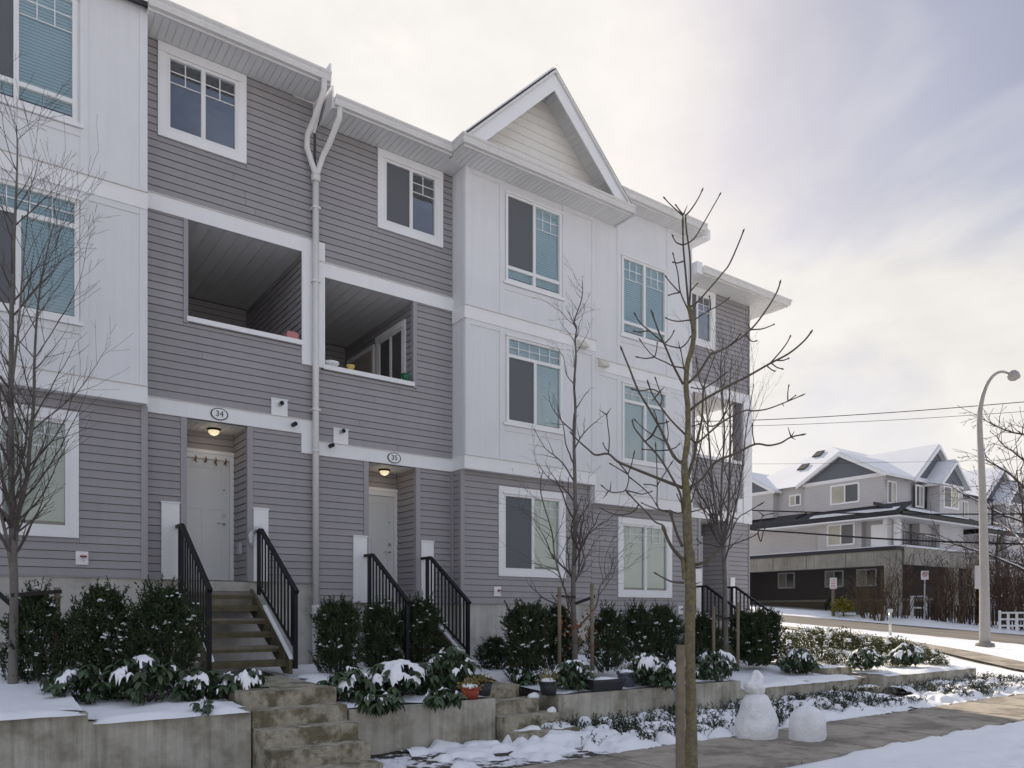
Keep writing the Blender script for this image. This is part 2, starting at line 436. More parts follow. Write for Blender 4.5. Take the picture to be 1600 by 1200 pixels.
    rb = blind if right_blind is None else right_blind
    if rb: slats(am, a1-fw, z1-fw, rb)
    return win

BLIND2 = mat('cream_blind_slats', (0.80, 0.81, 0.72), 0.6, 0.03, 2.0)
SCREENM = bpy.data.materials.new('insect_screen_mesh'); SCREENM.use_nodes = True
_N, _L = SCREENM.node_tree.nodes, SCREENM.node_tree.links
_t = _N.new('ShaderNodeBsdfTransparent'); _t.inputs[0].default_value = (0.9, 0.9, 0.9, 1); _mx = _N.new('ShaderNodeMixShader'); _mx.inputs[0].default_value = 0.6
_N['Principled BSDF'].inputs['Base Color'].default_value = (0.19, 0.20, 0.22, 1); _N['Principled BSDF'].inputs['Roughness'].default_value = 0.9
_L.new(_t.outputs[0], _mx.inputs[1]); _L.new(_N['Principled BSDF'].outputs[0], _mx.inputs[2]); _L.new(_mx.outputs[0], _N['Material Output'].inputs[0])

Y0, YB, YL, YBAL, YDOOR = 12.2, 11.76, 11.89, 15.2, 12.95     # main wall, bay front, wall under the bay, back of balcony, door

def text_mesh(s, size):
    cu = bpy.data.curves.new('t', 'FONT'); cu.body = s; cu.size = size; cu.align_x = 'CENTER'; cu.align_y = 'CENTER'; cu.extrude = 0.002
    ob = bpy.data.objects.new('t', cu); COL.objects.link(ob)
    bpy.context.view_layer.update()
    me = bpy.data.meshes.new_from_object(ob.evaluated_get(bpy.context.evaluated_depsgraph_get()))
    COL.objects.unlink(ob); bpy.data.objects.remove(ob); bpy.data.curves.remove(cu)
    return me

def soffit_run(house, part, x0, x1, y0, y1, z):
    """Soffit with V-grooved boards running front to back, each board its own piece."""
    n = int(round((x1-x0)/0.1))
    for i in range(n):
        o = bpy.data.objects.new('soffit_board', SBOARD)
        o.location = (x0+(x1-x0)*i/n, y0, z); o.scale = ((x1-x0)/n/0.1, y1-y0, 1)
        link(o, part)

def gutter(house, pts, z, closed=True):
    """K-style gutter along level points (x, y): profile swept along the path, z is its bottom."""
    prof = [(0.0, 0.0), (0.065, 0.0), (0.085, 0.05), (0.078, 0.085), (0.105, 0.115), (0.105, 0.14), (0.096, 0.14), (0.09, 0.12), (0.0, 0.10)]
    mb = MB(); pts = [Vector((p[0], p[1])) for p in pts]; n = len(prof)
    for k, p in enumerate(pts):
        d0 = (pts[k]-pts[k-1]).normalized() if k else (pts[1]-pts[0]).normalized()
        d1 = (pts[k+1]-pts[k]).normalized() if k < len(pts)-1 else d0
        n0, n1 = Vector((d0.y, -d0.x)), Vector((d1.y, -d1.x)); mi = (n0+n1).normalized(); sc = 1/max(0.3, mi.dot(n0))
        for q in prof: mb.v.append((p.x+mi.x*q[0]*sc, p.y+mi.y*q[0]*sc, z+q[1]))
    for k in range(len(pts)-1):
        for j in range(n):
            a = k*n+j; b = k*n+(j+1) % n; mb.f.append((a, b, b+n, a+n)); mb.sm.append(0)
    mb.f.append(tuple(range(n))); mb.f.append(tuple(range((len(pts)-1)*n, len(pts)*n))[::-1]); mb.sm += [0, 0]
    return mb.build('gutter', GUTTER, house)

def entry(house, dz, d0, d1, num, lamp=True, boards=((None, None), (None, None))):
    """Recessed doorway d0..d1: side and back walls, ceiling, door with frame, lamp and number plate."""
    zf, zc = 0.49+dz, 2.90+dz
    w = wall_sheet(house, 'recess_wall', '-y', YDOOR, d0, d1, zf, zc, [(d0+0.0, d1, zf, 2.60+dz)])
    siding(w, '-y', YDOOR, d0, d1, 2.60+dz, zc)
    w = wall_sheet(house, 'recess_wall', '-x', d1, Y0, YDOOR, zf, zc)
    siding(w, '-x', d1, Y0+0.06, YDOOR, zf, zc)
    mb = MB().quad((d0-0.003, Y0, zf), (d0-0.003, YDOOR, zf), (d0-0.003, YDOOR, zc), (d0-0.003, Y0, zc)); mb.build('recess_wall', SIDING, house)
    mb = MB().box(d0-0.02, d1+0.02, Y0-0.02, YDOOR+0.1, zf-0.16, zf); mb.build('threshold', CONC, house)
    p = MB().box(d0, d1, Y0+0.02, YDOOR, zc+0.012, zc+0.03).build('recess_ceiling', SOFFIT, house)
    soffit_run(house, p, d0, d1, Y0+0.02, YDOOR, zc)
    for a, b in ((d0-0.075, d0+0.012), (d1-0.012, d1+0.075)):
        MB().box(a, b, Y0-0.028, Y0+0.05, zf, zc+0.01).build('corner_post', CORNER, house)
    fr = MB(); fr.box(d0+0.005, d0+0.075, YDOOR-0.05, YDOOR+0.03, zf, 2.55+dz).box(d1-0.075, d1-0.005, YDOOR-0.05, YDOOR+0.03, zf, 2.55+dz)
    fr.box(d0+0.075, d1-0.075, YDOOR-0.05, YDOOR+0.03, 2.47+dz, 2.55+dz)
    fr.build('door_frame', TRIM, house)
    MB().box(d0, d1, YDOOR-0.06, YDOOR-0.0, 2.552+dz, 2.61+dz).build('door_head_trim', TRIM, house)
    dm = MB(); x0, x1, zt = d0+0.078, d1-0.078, 2.467+dz
    rects = [(x0+0.12, x1-0.12, zt-0.62, zt-0.14), (x0+0.12, (x0+x1)/2-0.05, zf+0.2, zt-0.8), ((x0+x1)/2+0.05, x1-0.12, zf+0.2, zt-0.8)]
    for q in cells(x0, x1, zf+0.02, zt, rects): dm.box(q[0], q[1], YDOOR-0.02, YDOOR+0.02, q[2], q[3])
    for q in rects: dm.box(q[0], q[1], YDOOR-0.012, YDOOR+0.015, q[2], q[3])
    door = dm.build('door', DOORM, house)
    hx = x1-0.08
    t = MB(); t.tube([(hx, YDOOR-0.02, zf+0.95), (hx, YDOOR-0.07, zf+0.95), (hx-0.02, YDOOR-0.075, zf+0.95), (hx-0.12, YDOOR-0.075, zf+0.955)], [0.024, 0.012, 0.011, 0.009], 8)
    t.build('handle', STEEL, door)
    MB().tube([(hx, YDOOR-0.02, zf+1.09), (hx, YDOOR-0.045, zf+1.09)], 0.026, 10).build('deadbolt', STEEL, door)
    MB().tube([(hx, YDOOR-0.02, zf+1.5), (hx, YDOOR-0.028, zf+1.5)], 0.012, 8).build('peephole', BLACK, door)
    if lamp:
        lx, ly = (d0+d1)/2+0.06, Y0+0.42
        base = MB().tube([(lx, ly, zc), (lx, ly, zc-0.02), (lx, ly, zc-0.03)], [0.10, 0.105, 0.09], 16).build('ceiling_lamp', BLACK, house)
        t = MB(); t.tube([(lx, ly, zc-0.028), (lx, ly, zc-0.06), (lx, ly, zc-0.09), (lx, ly, zc-0.105)], [0.085, 0.082, 0.055, 0.012], 16)
        t.build('lamp_dome', DOME, base)
        ld = bpy.data.lights.new('porch_light', 'POINT'); ld.energy = 0.45; ld.color = (1.0, 0.8, 0.56); ld.shadow_soft_size = 0.07
        lo = bpy.data.objects.new('porch_light', ld); lo.location = (lx, ly, zc-0.16); link(lo, house)
    if num:
        px, pz = (d0+d1)/2+0.02, 3.03+dz
        t = MB(); n = 28
        for r0, r1, yy, mm, nm in ((1.0, 0, Y0-0.046, INK, 'number_plate'), (0.87, 0, Y0-0.0475, TRIM, 'plate_face')):
            t = MB().prism([(px+0.13*r0*math.cos(2*math.pi*k/n), pz+0.092*r0*math.sin(2*math.pi*k/n)) for k in range(n)], 'y', yy, Y0-0.03)
            if nm == 'number_plate': plate = t.build(nm, mm, house)
            else: t.build(nm, mm, plate)
        me = text_mesh(num, 0.125); me.materials.append(INK)
        o = bpy.data.objects.new('house_number', me); o.location = (px, Y0-0.0495, pz); o.rotation_euler = (R(90), 0, 0)
        link(o, plate)

DOME = bpy.data.materials.new('lit_glass_dome'); DOME.use_nodes = True
_b = DOME.node_tree.nodes['Principled BSDF']; _b.inputs['Base Color'].default_value = (0.7, 0.62, 0.45, 1); _b.inputs['Emission Color'].default_value = (1.0, 0.8, 0.5, 1); _b.inputs['Emission Strength'].default_value = 0.65

DECKM = mat('pale_vinyl_deck', (0.62, 0.60, 0.56), 0.7, 0.06)
def balcony(house, dz, b0, b1, x0, x1):
    """Covered balcony behind the opening b0..b1 of the upper wall."""
    zt, zs, zfl = 5.875+dz, 4.43+dz, 3.35+dz
    zc = zt+0.02
    w = wall_sheet(house, 'balcony_wall', '-y', YBAL, b0-0.1, b1+0.1, zfl, zc); siding(w, '-y', YBAL, b0-0.05, b1+0.05, 4.2+dz, zc)
    c = b1+0.04
    if dz > -0.6: w = wall_sheet(house, 'balcony_wall', '-x', c, Y0, YBAL, zfl, zc)
    holes = [(12.50, 13.74, 3.8+dz, 5.66+dz), (13.76, 15.1, 3.5+dz, 5.52+dz)] if dz == -0.32 else []
    if dz > -0.6: siding(w, '-x', c, Y0+0.05, YBAL, 4.0+dz, zc, holes)
    MB().quad((b0-0.05, Y0, zfl), (b0-0.05, YBAL, zfl), (b0-0.05, YBAL, zc), (b0-0.05, Y0, zc)).build('balcony_wall', SIDING, house)
    MB().box(b0-0.1, b1+0.1, Y0+0.05, YBAL, zfl-0.1, zfl).build('balcony_floor', DECKM, house)
    MB().quad((b0-0.1, Y0+0.06, zfl), (b1+0.1, Y0+0.06, zfl), (b1+0.1, Y0+0.06, zs), (b0-0.1, Y0+0.06, zs)).build('parapet_lining', SIDING, house)
    p = MB().box(b0-0.1, b1+0.1, Y0, YBAL, zc+0.012, zc+0.03).build('balcony_ceiling', SOFFIT, house)
    n = 9
    for i in range(n):
        o = bpy.data.objects.new('ceiling_board', SBOARD); ww = (b1-b0+0.12)/n
        o.location = (b0-0.06+ww*i, Y0+0.01, zc); o.scale = (ww/0.1, YBAL-Y0-0.02, 1); link(o, p)
    MB().box(b0-0.02, b1+0.02, Y0-0.05, Y0+0.14, zs-0.075, zs).build('balcony_sill', TRIM, house)

def eave(house, x0, x1, yw, yf, z, ends=(False, False), boards=True):
    """Soffit, fascia and gutter along a straight eave; yw is the wall, yf the fascia line."""
    p = MB().box(x0, x1, yf+0.02, yw, z+0.012, z+0.02).build('soffit', SOFFIT, house)
    if boards: soffit_run(house, p, x0, x1, yf+0.03, yw-0.002, z)
    MB().box(x0, x1, yf, yf+0.02, z-0.012, z+0.16).build('fascia', GUTTER, house)

def bay(house, dz, b0, b1, wx, top, left_face, ground_win, flip=False):
    """White panelled bay over the ground floor: panels, battens, bands, two windows; wall and window below."""
    zb, zl, zm0, zm1 = 2.92+dz, 3.16+dz, 5.64+dz, 5.87+dz
    w0, w1 = wx
    t3 = (w0, w1, 6.53+dz, 8.185+dz); t2 = (w0+0.02, w1+0.025, 3.885+dz, 5.515+dz)
    back = wall_sheet(house, 'bay_wall', '-y', YB, b0, b1, zb, top, [t3, t2], m=WHITE, off=0.0)
    if left_face:
        MB().quad((b0, Y0, zb), (b0, YB, zb), (b0, YB, top), (b0, Y0, top)).build('bay_side', WHITE, house)
        for z in ((zl+0.013, zm0-0.001), (zm1+0.013, top-0.0015)):
            MB().box(b0-0.012, b0, YB+0.02, YB+0.09, *z).build('batten', WHITE, house)
        MB().box(b0-0.026, b0-0.001, YB-0.026, Y0-0.03, zm0, zm1).build('band', TRIM, house)
        MB().box(b0-0.03, b0-0.001, YB-0.03, Y0-0.03, zb, zl).build('band', TRIM, house)
    else:
        MB().quad((b0, YB+0.002, zb), (b0, Y0, zb), (b0, Y0, top), (b0, YB+0.002, top)).build('bay_side', WHITE, house)
    MB().quad((b1, YB, zb), (b1, Y0+0.1, zb), (b1, Y0+0.1, top), (b1, YB, top)).build('bay_side', WHITE, house)
    MB().box(b0-(0.001 if left_face else 0), b1, YB-0.03, YB-0.001, zb, zl).build('band', TRIM, house)
    MB().box(b0-(0.001 if left_face else 0), b1, YB-0.026, YB-0.001, zm0, zm1).build('band', TRIM, house)
    for z in (zl, zm1):
        MB().box(b0-(0.05 if left_face else 0), b1, YB-0.05, YB-0.001, z+0.001, z+0.012).build('flashing', GUTTER, house)
    MB().quad((b0, YB, zb), (b1, YB, zb), (b1, YL+0.02, zb), (b0, YL+0.02, zb)).build('bay_underside', SOFFIT, house)
    # battens beside the windows and along the edges, one per storey
    for z0, z1, wn_ in ((zl+0.013, zm0-0.001, t2), (zm1+0.013, top-0.0015, t3)):
        for a, b in ((b0, b0+0.10), (w0-0.125, w0-0.015), (w1+0.035, w1+0.135), (b1-0.10, b1)):
            MB().box(a, b, YB-0.014, YB-0.001, z0, z1).build('batten', WHITE, house)
        MB().box(w0-0.013, w1+0.033, YB-0.014, YB-0.001, wn_[2]-0.16, wn_[2]-0.06).build('batten', WHITE, house)
        MB().box(b0+0.102, w0-0.127, YB-0.0135, YB-0.001, z1-0.09, z1).build('batten', WHITE, house)
        MB().box(w1+0.137, b1-0.102, YB-0.0135, YB-0.001, z1-0.09, z1).build('batten', WHITE, house)
        MB().box(w0-0.05, w1+0.07, YB-0.05, YB-0.0155, wn_[2]-0.055, wn_[2]-0.004).build('window_stool', TRIM, house)
    s = 'L'
    window(house, '-y', YB, *t3, trim=0, transom='bottom', th=0.27, grid=(3, 2, 0.40), screen=s if not flip else None, blind=0.98)
    window(house, '-y', YB, *t2, trim=0, transom='top', th=0.37, grid=(0, 0, 0), tgrid=(5, 2), screen=s if not flip else None, blind=0.98)
    # ground-floor wall under the bay
    g0, g1 = ground_win
    h = (g0-0.11, g1+0.11, 1.01+dz, 2.70+dz)
    hole = (g0, g1, 1.11+dz, 2.58+dz)
    w = wall_sheet(house, 'wall', '-y', YL, b0+0.0, b1, 0.49+dz, zb, [hole])
    siding(w, '-y', YL, b0+(0.06 if left_face else 0), b1-(0 if left_face else 0.05), 0.49+dz, zb, [h])
    window(house, '-y', YL, *hole, trim=0.105, grid=(3, 2, 0.32), screen='L' if not flip else None, blind=0.98, blindm=BLIND2)
    if left_face:
        w = wall_sheet(house, 'wall', '-x', b0, YL, Y0, 0.49+dz, zb); siding(w, '-x', b0, YL+0.05, Y0-0.02, 0.49+dz, zb)
        MB().box(b0-0.026, b0+0.06, YL-0.026, YL+0.05, 0.47+dz, zb).build('corner_post', CORNER, house)
        MB().box(b0-0.05, b0-0.0, Y0-0.06, Y0-0.0, 0.47+dz, zb).build('corner_post', CORNER, house)
    else:
        MB().quad((b1, YL+0.002, 0.49+dz), (b1, Y0, 0.49+dz), (b1, Y0, zb), (b1, YL, zb)).build('wall', SIDING, house)
        MB().box(b1-0.06, b1+0.026, YL-0.026, YL+0.05, 0.47+dz, zb).build('corner_post', CORNER, house)
    MB().box(b0+0.02, b1-0.02, YL+0.012, YL+0.3, -1.6, 0.49+dz-0.005).build('foundation', CONC, house)
    MB().box(b0, b1, YL-0.02, YL+0.0, 0.478+dz, 0.492+dz).build('starter_strip', CORNER, house)

def main_wall(house, dz, x0, x1, win, bal, door, top):
    """Grey sided front between bay and neighbour with top window, balcony opening and doorway."""
    zf = 0.49+dz
    hw = (win[0]-0.12, win[1]+0.12, 6.99+dz, top)
    holew = (win[0], win[1], 7.11+dz, 8.24+dz)
    hb = (bal[0], bal[1], 4.355+dz, 5.88+dz); hd = (door[0], door[1], zf, 2.90+dz)
    w = wall_sheet(house, 'wall', '-y', Y0, x0, x1, zf, top, [holew, hb, hd])
    zc = zf
    siding(w, '-y', Y0, x0+0.04, x1, zf, 2.915+dz, [(door[0]-0.07, door[1]+0.07, zf, 2.95+dz)])
    siding(w, '-y', Y0, x0+0.04, x1, 3.16+dz, 5.88+dz, [(bal[0]-0.06, bal[1]+0.06, 4.34+dz, 5.9+dz)])
    siding(w, '-y', Y0, x0+0.04, x1, 6.13+dz, top, [hw])
    MB().box(x0, x1, Y0-0.032, Y0-0.001, 2.915+dz, 3.14+dz).build('band', TRIM, house)
    MB().box(x0, x1, Y0-0.05, Y0-0.001, 3.141+dz, 3.152+dz).build('flashing', GUTTER, house)
    MB().box(x0, x1, Y0-0.032, Y0-0.001, 5.88+dz, 6.115+dz).build('band', TRIM, house)
    MB().box(x0, x1, Y0-0.05, Y0-0.001, 6.116+dz, 6.127+dz).build('flashing', GUTTER, house)
    window(house, '-y', Y0, *holew, trim=0.115, grid=(2, 2, 0.33), screen='L' if dz else None, blind=0, glassm=GLASS_D)
    MB().box(x0, x1, Y0+0.012, Y0+0.3, -1.6, zf-0.005).build('foundation', CONC, house)
    MB().box(x0, x1, Y0-0.02, Y0-0.0, zf-0.012, zf+0.002).build('starter_strip', CORNER, house)
    balcony(house, dz, bal[0], bal[1], x0, x1)

def white_board(house, px0, px1, pytop, z0):
    a = at_depth(px0, pytop, 1); k = (Y0-0.03)/a.y; b = at_depth(px1, pytop, 1); k2 = (Y0-0.03)/b.y
    MB().box(a.x*k, b.x*k2, Y0-0.045, Y0-0.012, z0, a.z*k).build('guard_board', TRIM, house)
    MB().box(a.x*k-0.012, b.x*k2+0.012, Y0-0.058, Y0-0.012, a.z*k, a.z*k+0.02).build('board_cap', TRIM, house)

def hose_bib(house, px, py, yw):
    a = at_depth(px, py, 1); k = (yw-0.02)/a.y; x, z = a.x*k, a.z*k
    pl = MB().box(x-0.075, x+0.075, yw-0.035, yw-0.012, z-0.09, z+0.09).build('hose_plate', TRIM, house)
    t = MB().tube([(x+0.01, yw-0.035, z), (x+0.01, yw-0.10, z), (x+0.01, yw-0.13, z-0.035)], [0.013, 0.013, 0.010], 6)
    t.build('tap', STEEL, pl)
    MB().tube([(x-0.03, yw-0.085, z+0.02), (x+0.05, yw-0.085, z+0.02)], 0.014, 6).build('tap_wheel', REDP, pl)
REDP = mat('red_tap_paint', (0.30, 0.05, 0.04), 0.5, 0.1)
VENTP = mat('grey_vent_pipe', (0.45, 0.46, 0.47), 0.5, 0.05)

def vent(house, px, py, black=True, plate=None):
    """Short pipe through the trim, on its own white plate where the photograph shows one."""
    a = at_depth(px, py, 1); k = (Y0-0.04)/a.y; x, z = a.x*k, a.z*k
    if plate:
        MB().box(x-0.13, x+0.13, Y0-0.036, Y0-0.012, plate[0], plate[1]).build('vent_plate', TRIM, house)
        MB().box(x-0.14, x+0.14, Y0-0.05, Y0-0.012, plate[1]+0.001, plate[1]+0.018).build('plate_cap', TRIM, house)
    p = MB().tube([(x, Y0-0.02, z), (x, Y0-0.15, z)], 0.034, 12, cap=False).build('vent_pipe', BLACK if black else VENTP, house)
    MB().tube([(x, Y0-0.148, z), (x, Y0-0.15, z)], 0.036, 12).build('pipe_end', BLACK, p)

H34 = thing('townhouse', (2.0, 12.2, -1.6), 'grey and white townhouse numbered 34 beside the tall downspout', 'townhouse', 'attached townhouses in a stepped row')
H35 = thing('townhouse', (7.7, 12.2, -1.6), 'townhouse numbered 35 with the pointed gable over its white bay', 'townhouse', 'attached townhouses in a stepped row')
H36 = thing('townhouse', (13.4, 12.2, -1.6), 'far end townhouse with flat topped white bay and see-through corner balcony', 'townhouse', 'attached townhouses in a stepped row')

# ---- number 34
main_wall(H34, 0, 2.2, 4.81, (2.55, 3.60), (2.855, 4.61), (2.825, 3.743), 8.38)
bay(H34, 0, -0.85, 2.215, (-0.02, 1.35), 9.2, False, (-0.30, 1.28))
entry(H34, 0, 2.825, 3.743, '34')
eave(H34, 2.2, 4.85, Y0, 11.62, 8.38)
gutter(H34, [(2.2, 11.62), (4.85, 11.62)], 8.40)
eave(H34, -0.9, 2.45, YB, 11.2, 9.2); gutter(H34, [(-0.9, 11.2), (2.45, 11.2)], 9.22)
MB().box(4.85, 4.875, 11.60, 12.22, 8.36, 8.72).build('barge_board', TRIM, H34)
MB().box(4.876, 4.89, 11.66, 12.22, 8.62, 8.72).build('barge_flashing', SHINGLE, H34)
MB().prism([(11.75, 8.36), (12.2, 8.36), (12.2, 7.9)], 'x', 4.80, 4.848).build('soffit_return', SOFFIT, H34)
white_board(H34, 252, 280, 785, 0.49); white_board(H34, 396, 419, 795, 0.49)
hose_bib(H34, 128, 872, YL)
vent(H34, 437, 632, False, (3.153, 3.40)); vent(H34, 458, 664)
MB().box(4.61, 5.0, Y0-0.036, Y0-0.001, 4.05, 6.112).build('post_trim', TRIM, H34)
MB().box(4.60, 4.86, Y0-0.0375, Y0-0.001, 2.60, 2.92).build('band_drop', TRIM, H34)
MB().box(2.79, 2.855, Y0-0.03, Y0+0.06, 4.33, 5.88).build('corner_post', CORNER, H34)
# mailbox in the doorway
MB().box(3.69, 3.735, 12.46, 12.60, 0.93, 1.11).build('mailbox', VENTP, H34)
# leaf garland over the door
LEAFB = mat('brown_dry_leaf', (0.22, 0.09, 0.035), 0.8, 0.3, 20)
for i in range(5):
    x = 2.98+0.155*i; t = MB()
    t.tube([(x, YDOOR-0.065, 2.505), (x+0.006, YDOOR-0.075, 2.46), (x-0.012, YDOOR-0.07, 2.41+0.02*(i % 2)), (x+0.012, YDOOR-0.08, 2.36+0.03*(i % 3))], [0.004, 0.014, 0.02, 0.004], 5)
    t.build('door_ornament', LEAFB, H34)

# ---- number 35
D5 = -0.32
main_wall(H35, D5, 4.815, 7.49, (6.08, 7.16), (5.0, 6.66), (5.78, 6.73), 8.06)
bay(H35, D5, 7.49, 10.64, (8.375, 9.73), 8.06, True, (8.41, 9.83))
entry(H35, D5, 5.78, 6.73, '35')
eave(H35, 4.92, 7.13, Y0, 11.62, 8.06)
eave(H35, 7.16, 11.17, YB, 11.24, 8.06)
MB().box(4.90, 4.925, 11.62, 12.19, 8.045, 8.40).build('barge_board', TRIM, H35)
MB().box(7.13, 7.49, 11.74, Y0, 8.0615, 8.08).build('soffit', SOFFIT, H35)
gutter(H35, [(4.92, 11.62), (7.16, 11.62), (7.16, 11.24), (11.17, 11.24)], 8.08)
MB().box(7.14, 7.158, 11.24, 11.64, 8.048, 8.22).build('fascia', GUTTER, H35)
MB().box(11.17, 11.19, 11.14, 11.76, 8.03, 8.22).build('fascia', GUTTER, H35)
white_board(H35, 552, 573, 838, 0.17); white_board(H35, 658, 677, 846, 0.17)
hose_bib(H35, 777, 924, YL)
vent(H35, 533, 675, False, (2.83, 3.07)); vent(H35, 516, 697)
MB().box(6.66, 6.735, Y0-0.03, Y0+0.06, 4.01, 5.56).build('corner_post', CORNER, H35)
window(H35, '-x', 6.70, 12.60, 13.62, 3.9, 5.24, trim=0.09, grid=(2, 2, 0.3), screen=None, blind=0, glassm=GLASS_D)
MB().box(6.655, 6.70, 13.78, 13.86, 3.1, 5.16).box(6.655, 6.70, 14.94, 15.02, 3.1, 5.16).box(6.655, 6.70, 13.78, 15.02, 5.16, 5.24).build('patio_door_frame', TRIM, H35)
MB().box(6.672, 6.70, 13.86, 14.94, 3.1, 5.16).build('patio_door', mat('pale_curtain', (0.42, 0.37, 0.34), 0.7, 0.1), H35)

# gable over the bay of 35: rakes, soffit boards, shake wall, roof
AX, AZ, GX0, GX1, GZ = 9.17, 10.16, 7.15, 11.19, 8.19
def rake(sign, x_foot):
    def off(x, z, d): # shift square to the rake, inwards
        L = math.hypot(AX-x_foot, AZ-GZ); nx, nz = (AZ-GZ)/L, -(abs(AX-x_foot))/L
        return (x+sign*nx*d, z+nz*d)
    up = 0.0
    k = (AZ-GZ)/abs(AX-x_foot)
    w = 0.24
    foot_in = x_foot+sign*w*1.02
    poly = [(x_foot, GZ), (AX, AZ), (AX, AZ-w*1.41), (x_foot+sign*w*1.41, GZ)]
    return poly, k
for sgn, xf in ((1, GX0), (-1, GX1)):
    poly, k = rake(sgn, xf)
    MB().prism(poly, 'y', 11.27, 11.30).build('rake_fascia', TRIM, H35)
    m2 = [(xf-sgn*0.03, GZ+0.01), (AX, AZ+0.04), (AX, AZ-0.02), (xf+sgn*0.02, GZ)]
    MB().prism(m2, 'y', 11.225, 11.265).build('rake_trim', GUTTER, H35)
    top = [(xf-sgn*0.04, GZ+0.0), (AX, AZ+0.045), (AX, AZ+0.07), (xf-sgn*0.06, GZ+0.02)]
    MB().prism(top, 'y', 11.235, 15.5).build('gable_roof', SHINGLE, H35)
    sn = [(xf-sgn*0.03, GZ+0.062), (AX, AZ+0.087), (AX, AZ+0.13), (xf-sgn*0.02, GZ+0.10)]
    MB().prism(sn, 'y', 11.30, 15.4).build('snow', SNOW, H35)
    par = MB().prism([(xf+sgn*0.12, GZ+0.09), (AX, AZ-0.03), (AX, AZ-0.045), (xf+sgn*0.12, GZ+0.075)], 'y', 11.302, YB+0.02).build('rake_soffit', SOFFIT, H35)
    if sgn == -1:                                             # boards along the visible right-hand slope
        a, b = Vector((xf+sgn*0.15, GZ+0.10)), Vector((AX, AZ-0.06)); n = 24
        for i in range(n):
            p = a.lerp(b, i/n); q = a.lerp(b, (i+1)/n); d = (q-p)*0.06; nn = Vector((-(q-p).y, (q-p).x)).normalized()*0.012
            MB().prism([tuple(p+d), tuple(q-d), tuple(q-d+nn), tuple(p+d+nn)], 'y', 11.304, YB+0.015).build('soffit_board', SOFFIT, par)
gw = MB().tri((GX0, YB+0.012, GZ-0.10), (GX1, YB+0.012, GZ-0.10), (AX, YB+0.012, AZ)).build('gable_wall', SHEATH, H35)
rr = random.Random(4)
rowh = 0.165
for j in range(13):
    z0 = GZ-0.105+rowh*j; z1 = z0+rowh-0.006
    def xs(z): return (GX0+0.02+(z-GZ)*(AX-GX0)/(AZ-GZ), GX1-0.02-(z-GZ)*(GX1-AX)/(AZ-GZ))
    l0, r0 = xs(z0); l1, r1 = xs(z1)
    if r1-l1 < 0.1: break
    x = l0
    while x < r0-0.01:
        nx = min(r0, x+rr.uniform(0.7, 1.3))
        if r0-nx < 0.15: nx = r0
        a0, a1 = max(x, l0)+0.0012, min(nx, r0)-0.0012
        t0, t1 = max(a0, l1), min(a1, r1)
        if t1 <= t0: t0 = t1 = min(max((a0+a1)/2, l1), r1)
        MB().prism([(a0, z0), (a1, z0), (t1, z1), (t0, z1)], 'y', YB-0.014, YB+0.01).build('shake', SHAKE, gw)
        x = nx

# ---- number 36
D6 = -0.68
H = H36
main_wall(H36, D6, 13.57, 16.2, (13.72, 14.78), (14.2, 15.95), (14.36, 15.32), 7.70)
bay(H36, D6, 10.642, 13.57, (11.37, 12.72), 8.48, False, (11.49, 12.93), flip=True)
MB().quad((10.642, 12.0, 2.24), (10.642, YB, 2.24), (10.642, YB, 2.6), (10.642, 12.0, 2.6)).build('bay_side', WHITE, H36)
MB().box(10.61, 10.64, YB-0.03, YL, 2.24, 2.595).build('band', TRIM, H36)
entry(H36, D6, 14.36, 15.32, None, lamp=False)
eave(H36, 11.2, 13.72, YB, 11.42, 8.48); gutter(H36, [(10.9, 11.42), (13.60, 11.42)], 8.50)
MB().box(13.62, 13.90, 11.5, 12.2, 8.44, 8.66).build('barge_board', TRIM, H36)
eave(H36, 13.76, 17.05, Y0, 11.66, 7.70)
gutter(H36, [(13.76, 11.66), (17.0, 11.66), (17.0, 19.0)], 7.72)
MB().box(16.2, 16.98, Y0, 19.0, 7.70, 7.72).build('soffit', SOFFIT, H36)
MB().box(13.575, 13.755, 11.6, 12.2, 7.66, 7.92).build('barge_board', TRIM, H36)
white_board(H36, 1083, 1096, 890, -0.19)
MB().box(15.45, 15.62, Y0-0.045, Y0-0.012, -0.19, 0.86).build('guard_board', TRIM, H36)
hose_bib(H36, 1063, 953, YL)
MB().box(15.95, 16.28, Y0-0.05, Y0+0.25, 2.22, 5.44).build('corner_column', TRIM, H36)
MB().box(15.90, 15.945, Y0-0.02, Y0+0.25, 3.75, 5.19).build('column_lining', CORNER, H36)
MB().box(16.02, 16.20, Y0+0.26, YBAL+0.2, 2.42, 3.70).build('side_parapet', TRIM, H36)
MB().box(15.72, 15.93, Y0-0.036, Y0-0.012, 2.475, 2.82).build('vent_plate', TRIM, H36)
MB().box(16.18, 16.22, Y0-0.03, Y0+0.06, -0.2, 2.22).build('corner_post', CORNER, H36)
MB().box(16.18, 16.22, Y0-0.03, Y0+0.06, 5.45, 7.69).build('corner_post', CORNER, H36)
VH = mat('cream_vent_hood', (0.66, 0.63, 0.55), 0.5, 0.05)
for px, py in ((912, 538), (944, 568)):
    a = at_depth(px, py, 1); k = (YB-0.1)/a.y; x, z = a.x*k, a.z*k
    MB().prism([(YB-0.03, z+0.09), (YB-0.05, z+0.09), (YB-0.17, z-0.03), (YB-0.17, z-0.06), (YB-0.03, z-0.06)], 'x', x-0.1, x+0.1).build('vent_hood', VH, H36 if px > 930 else H35)

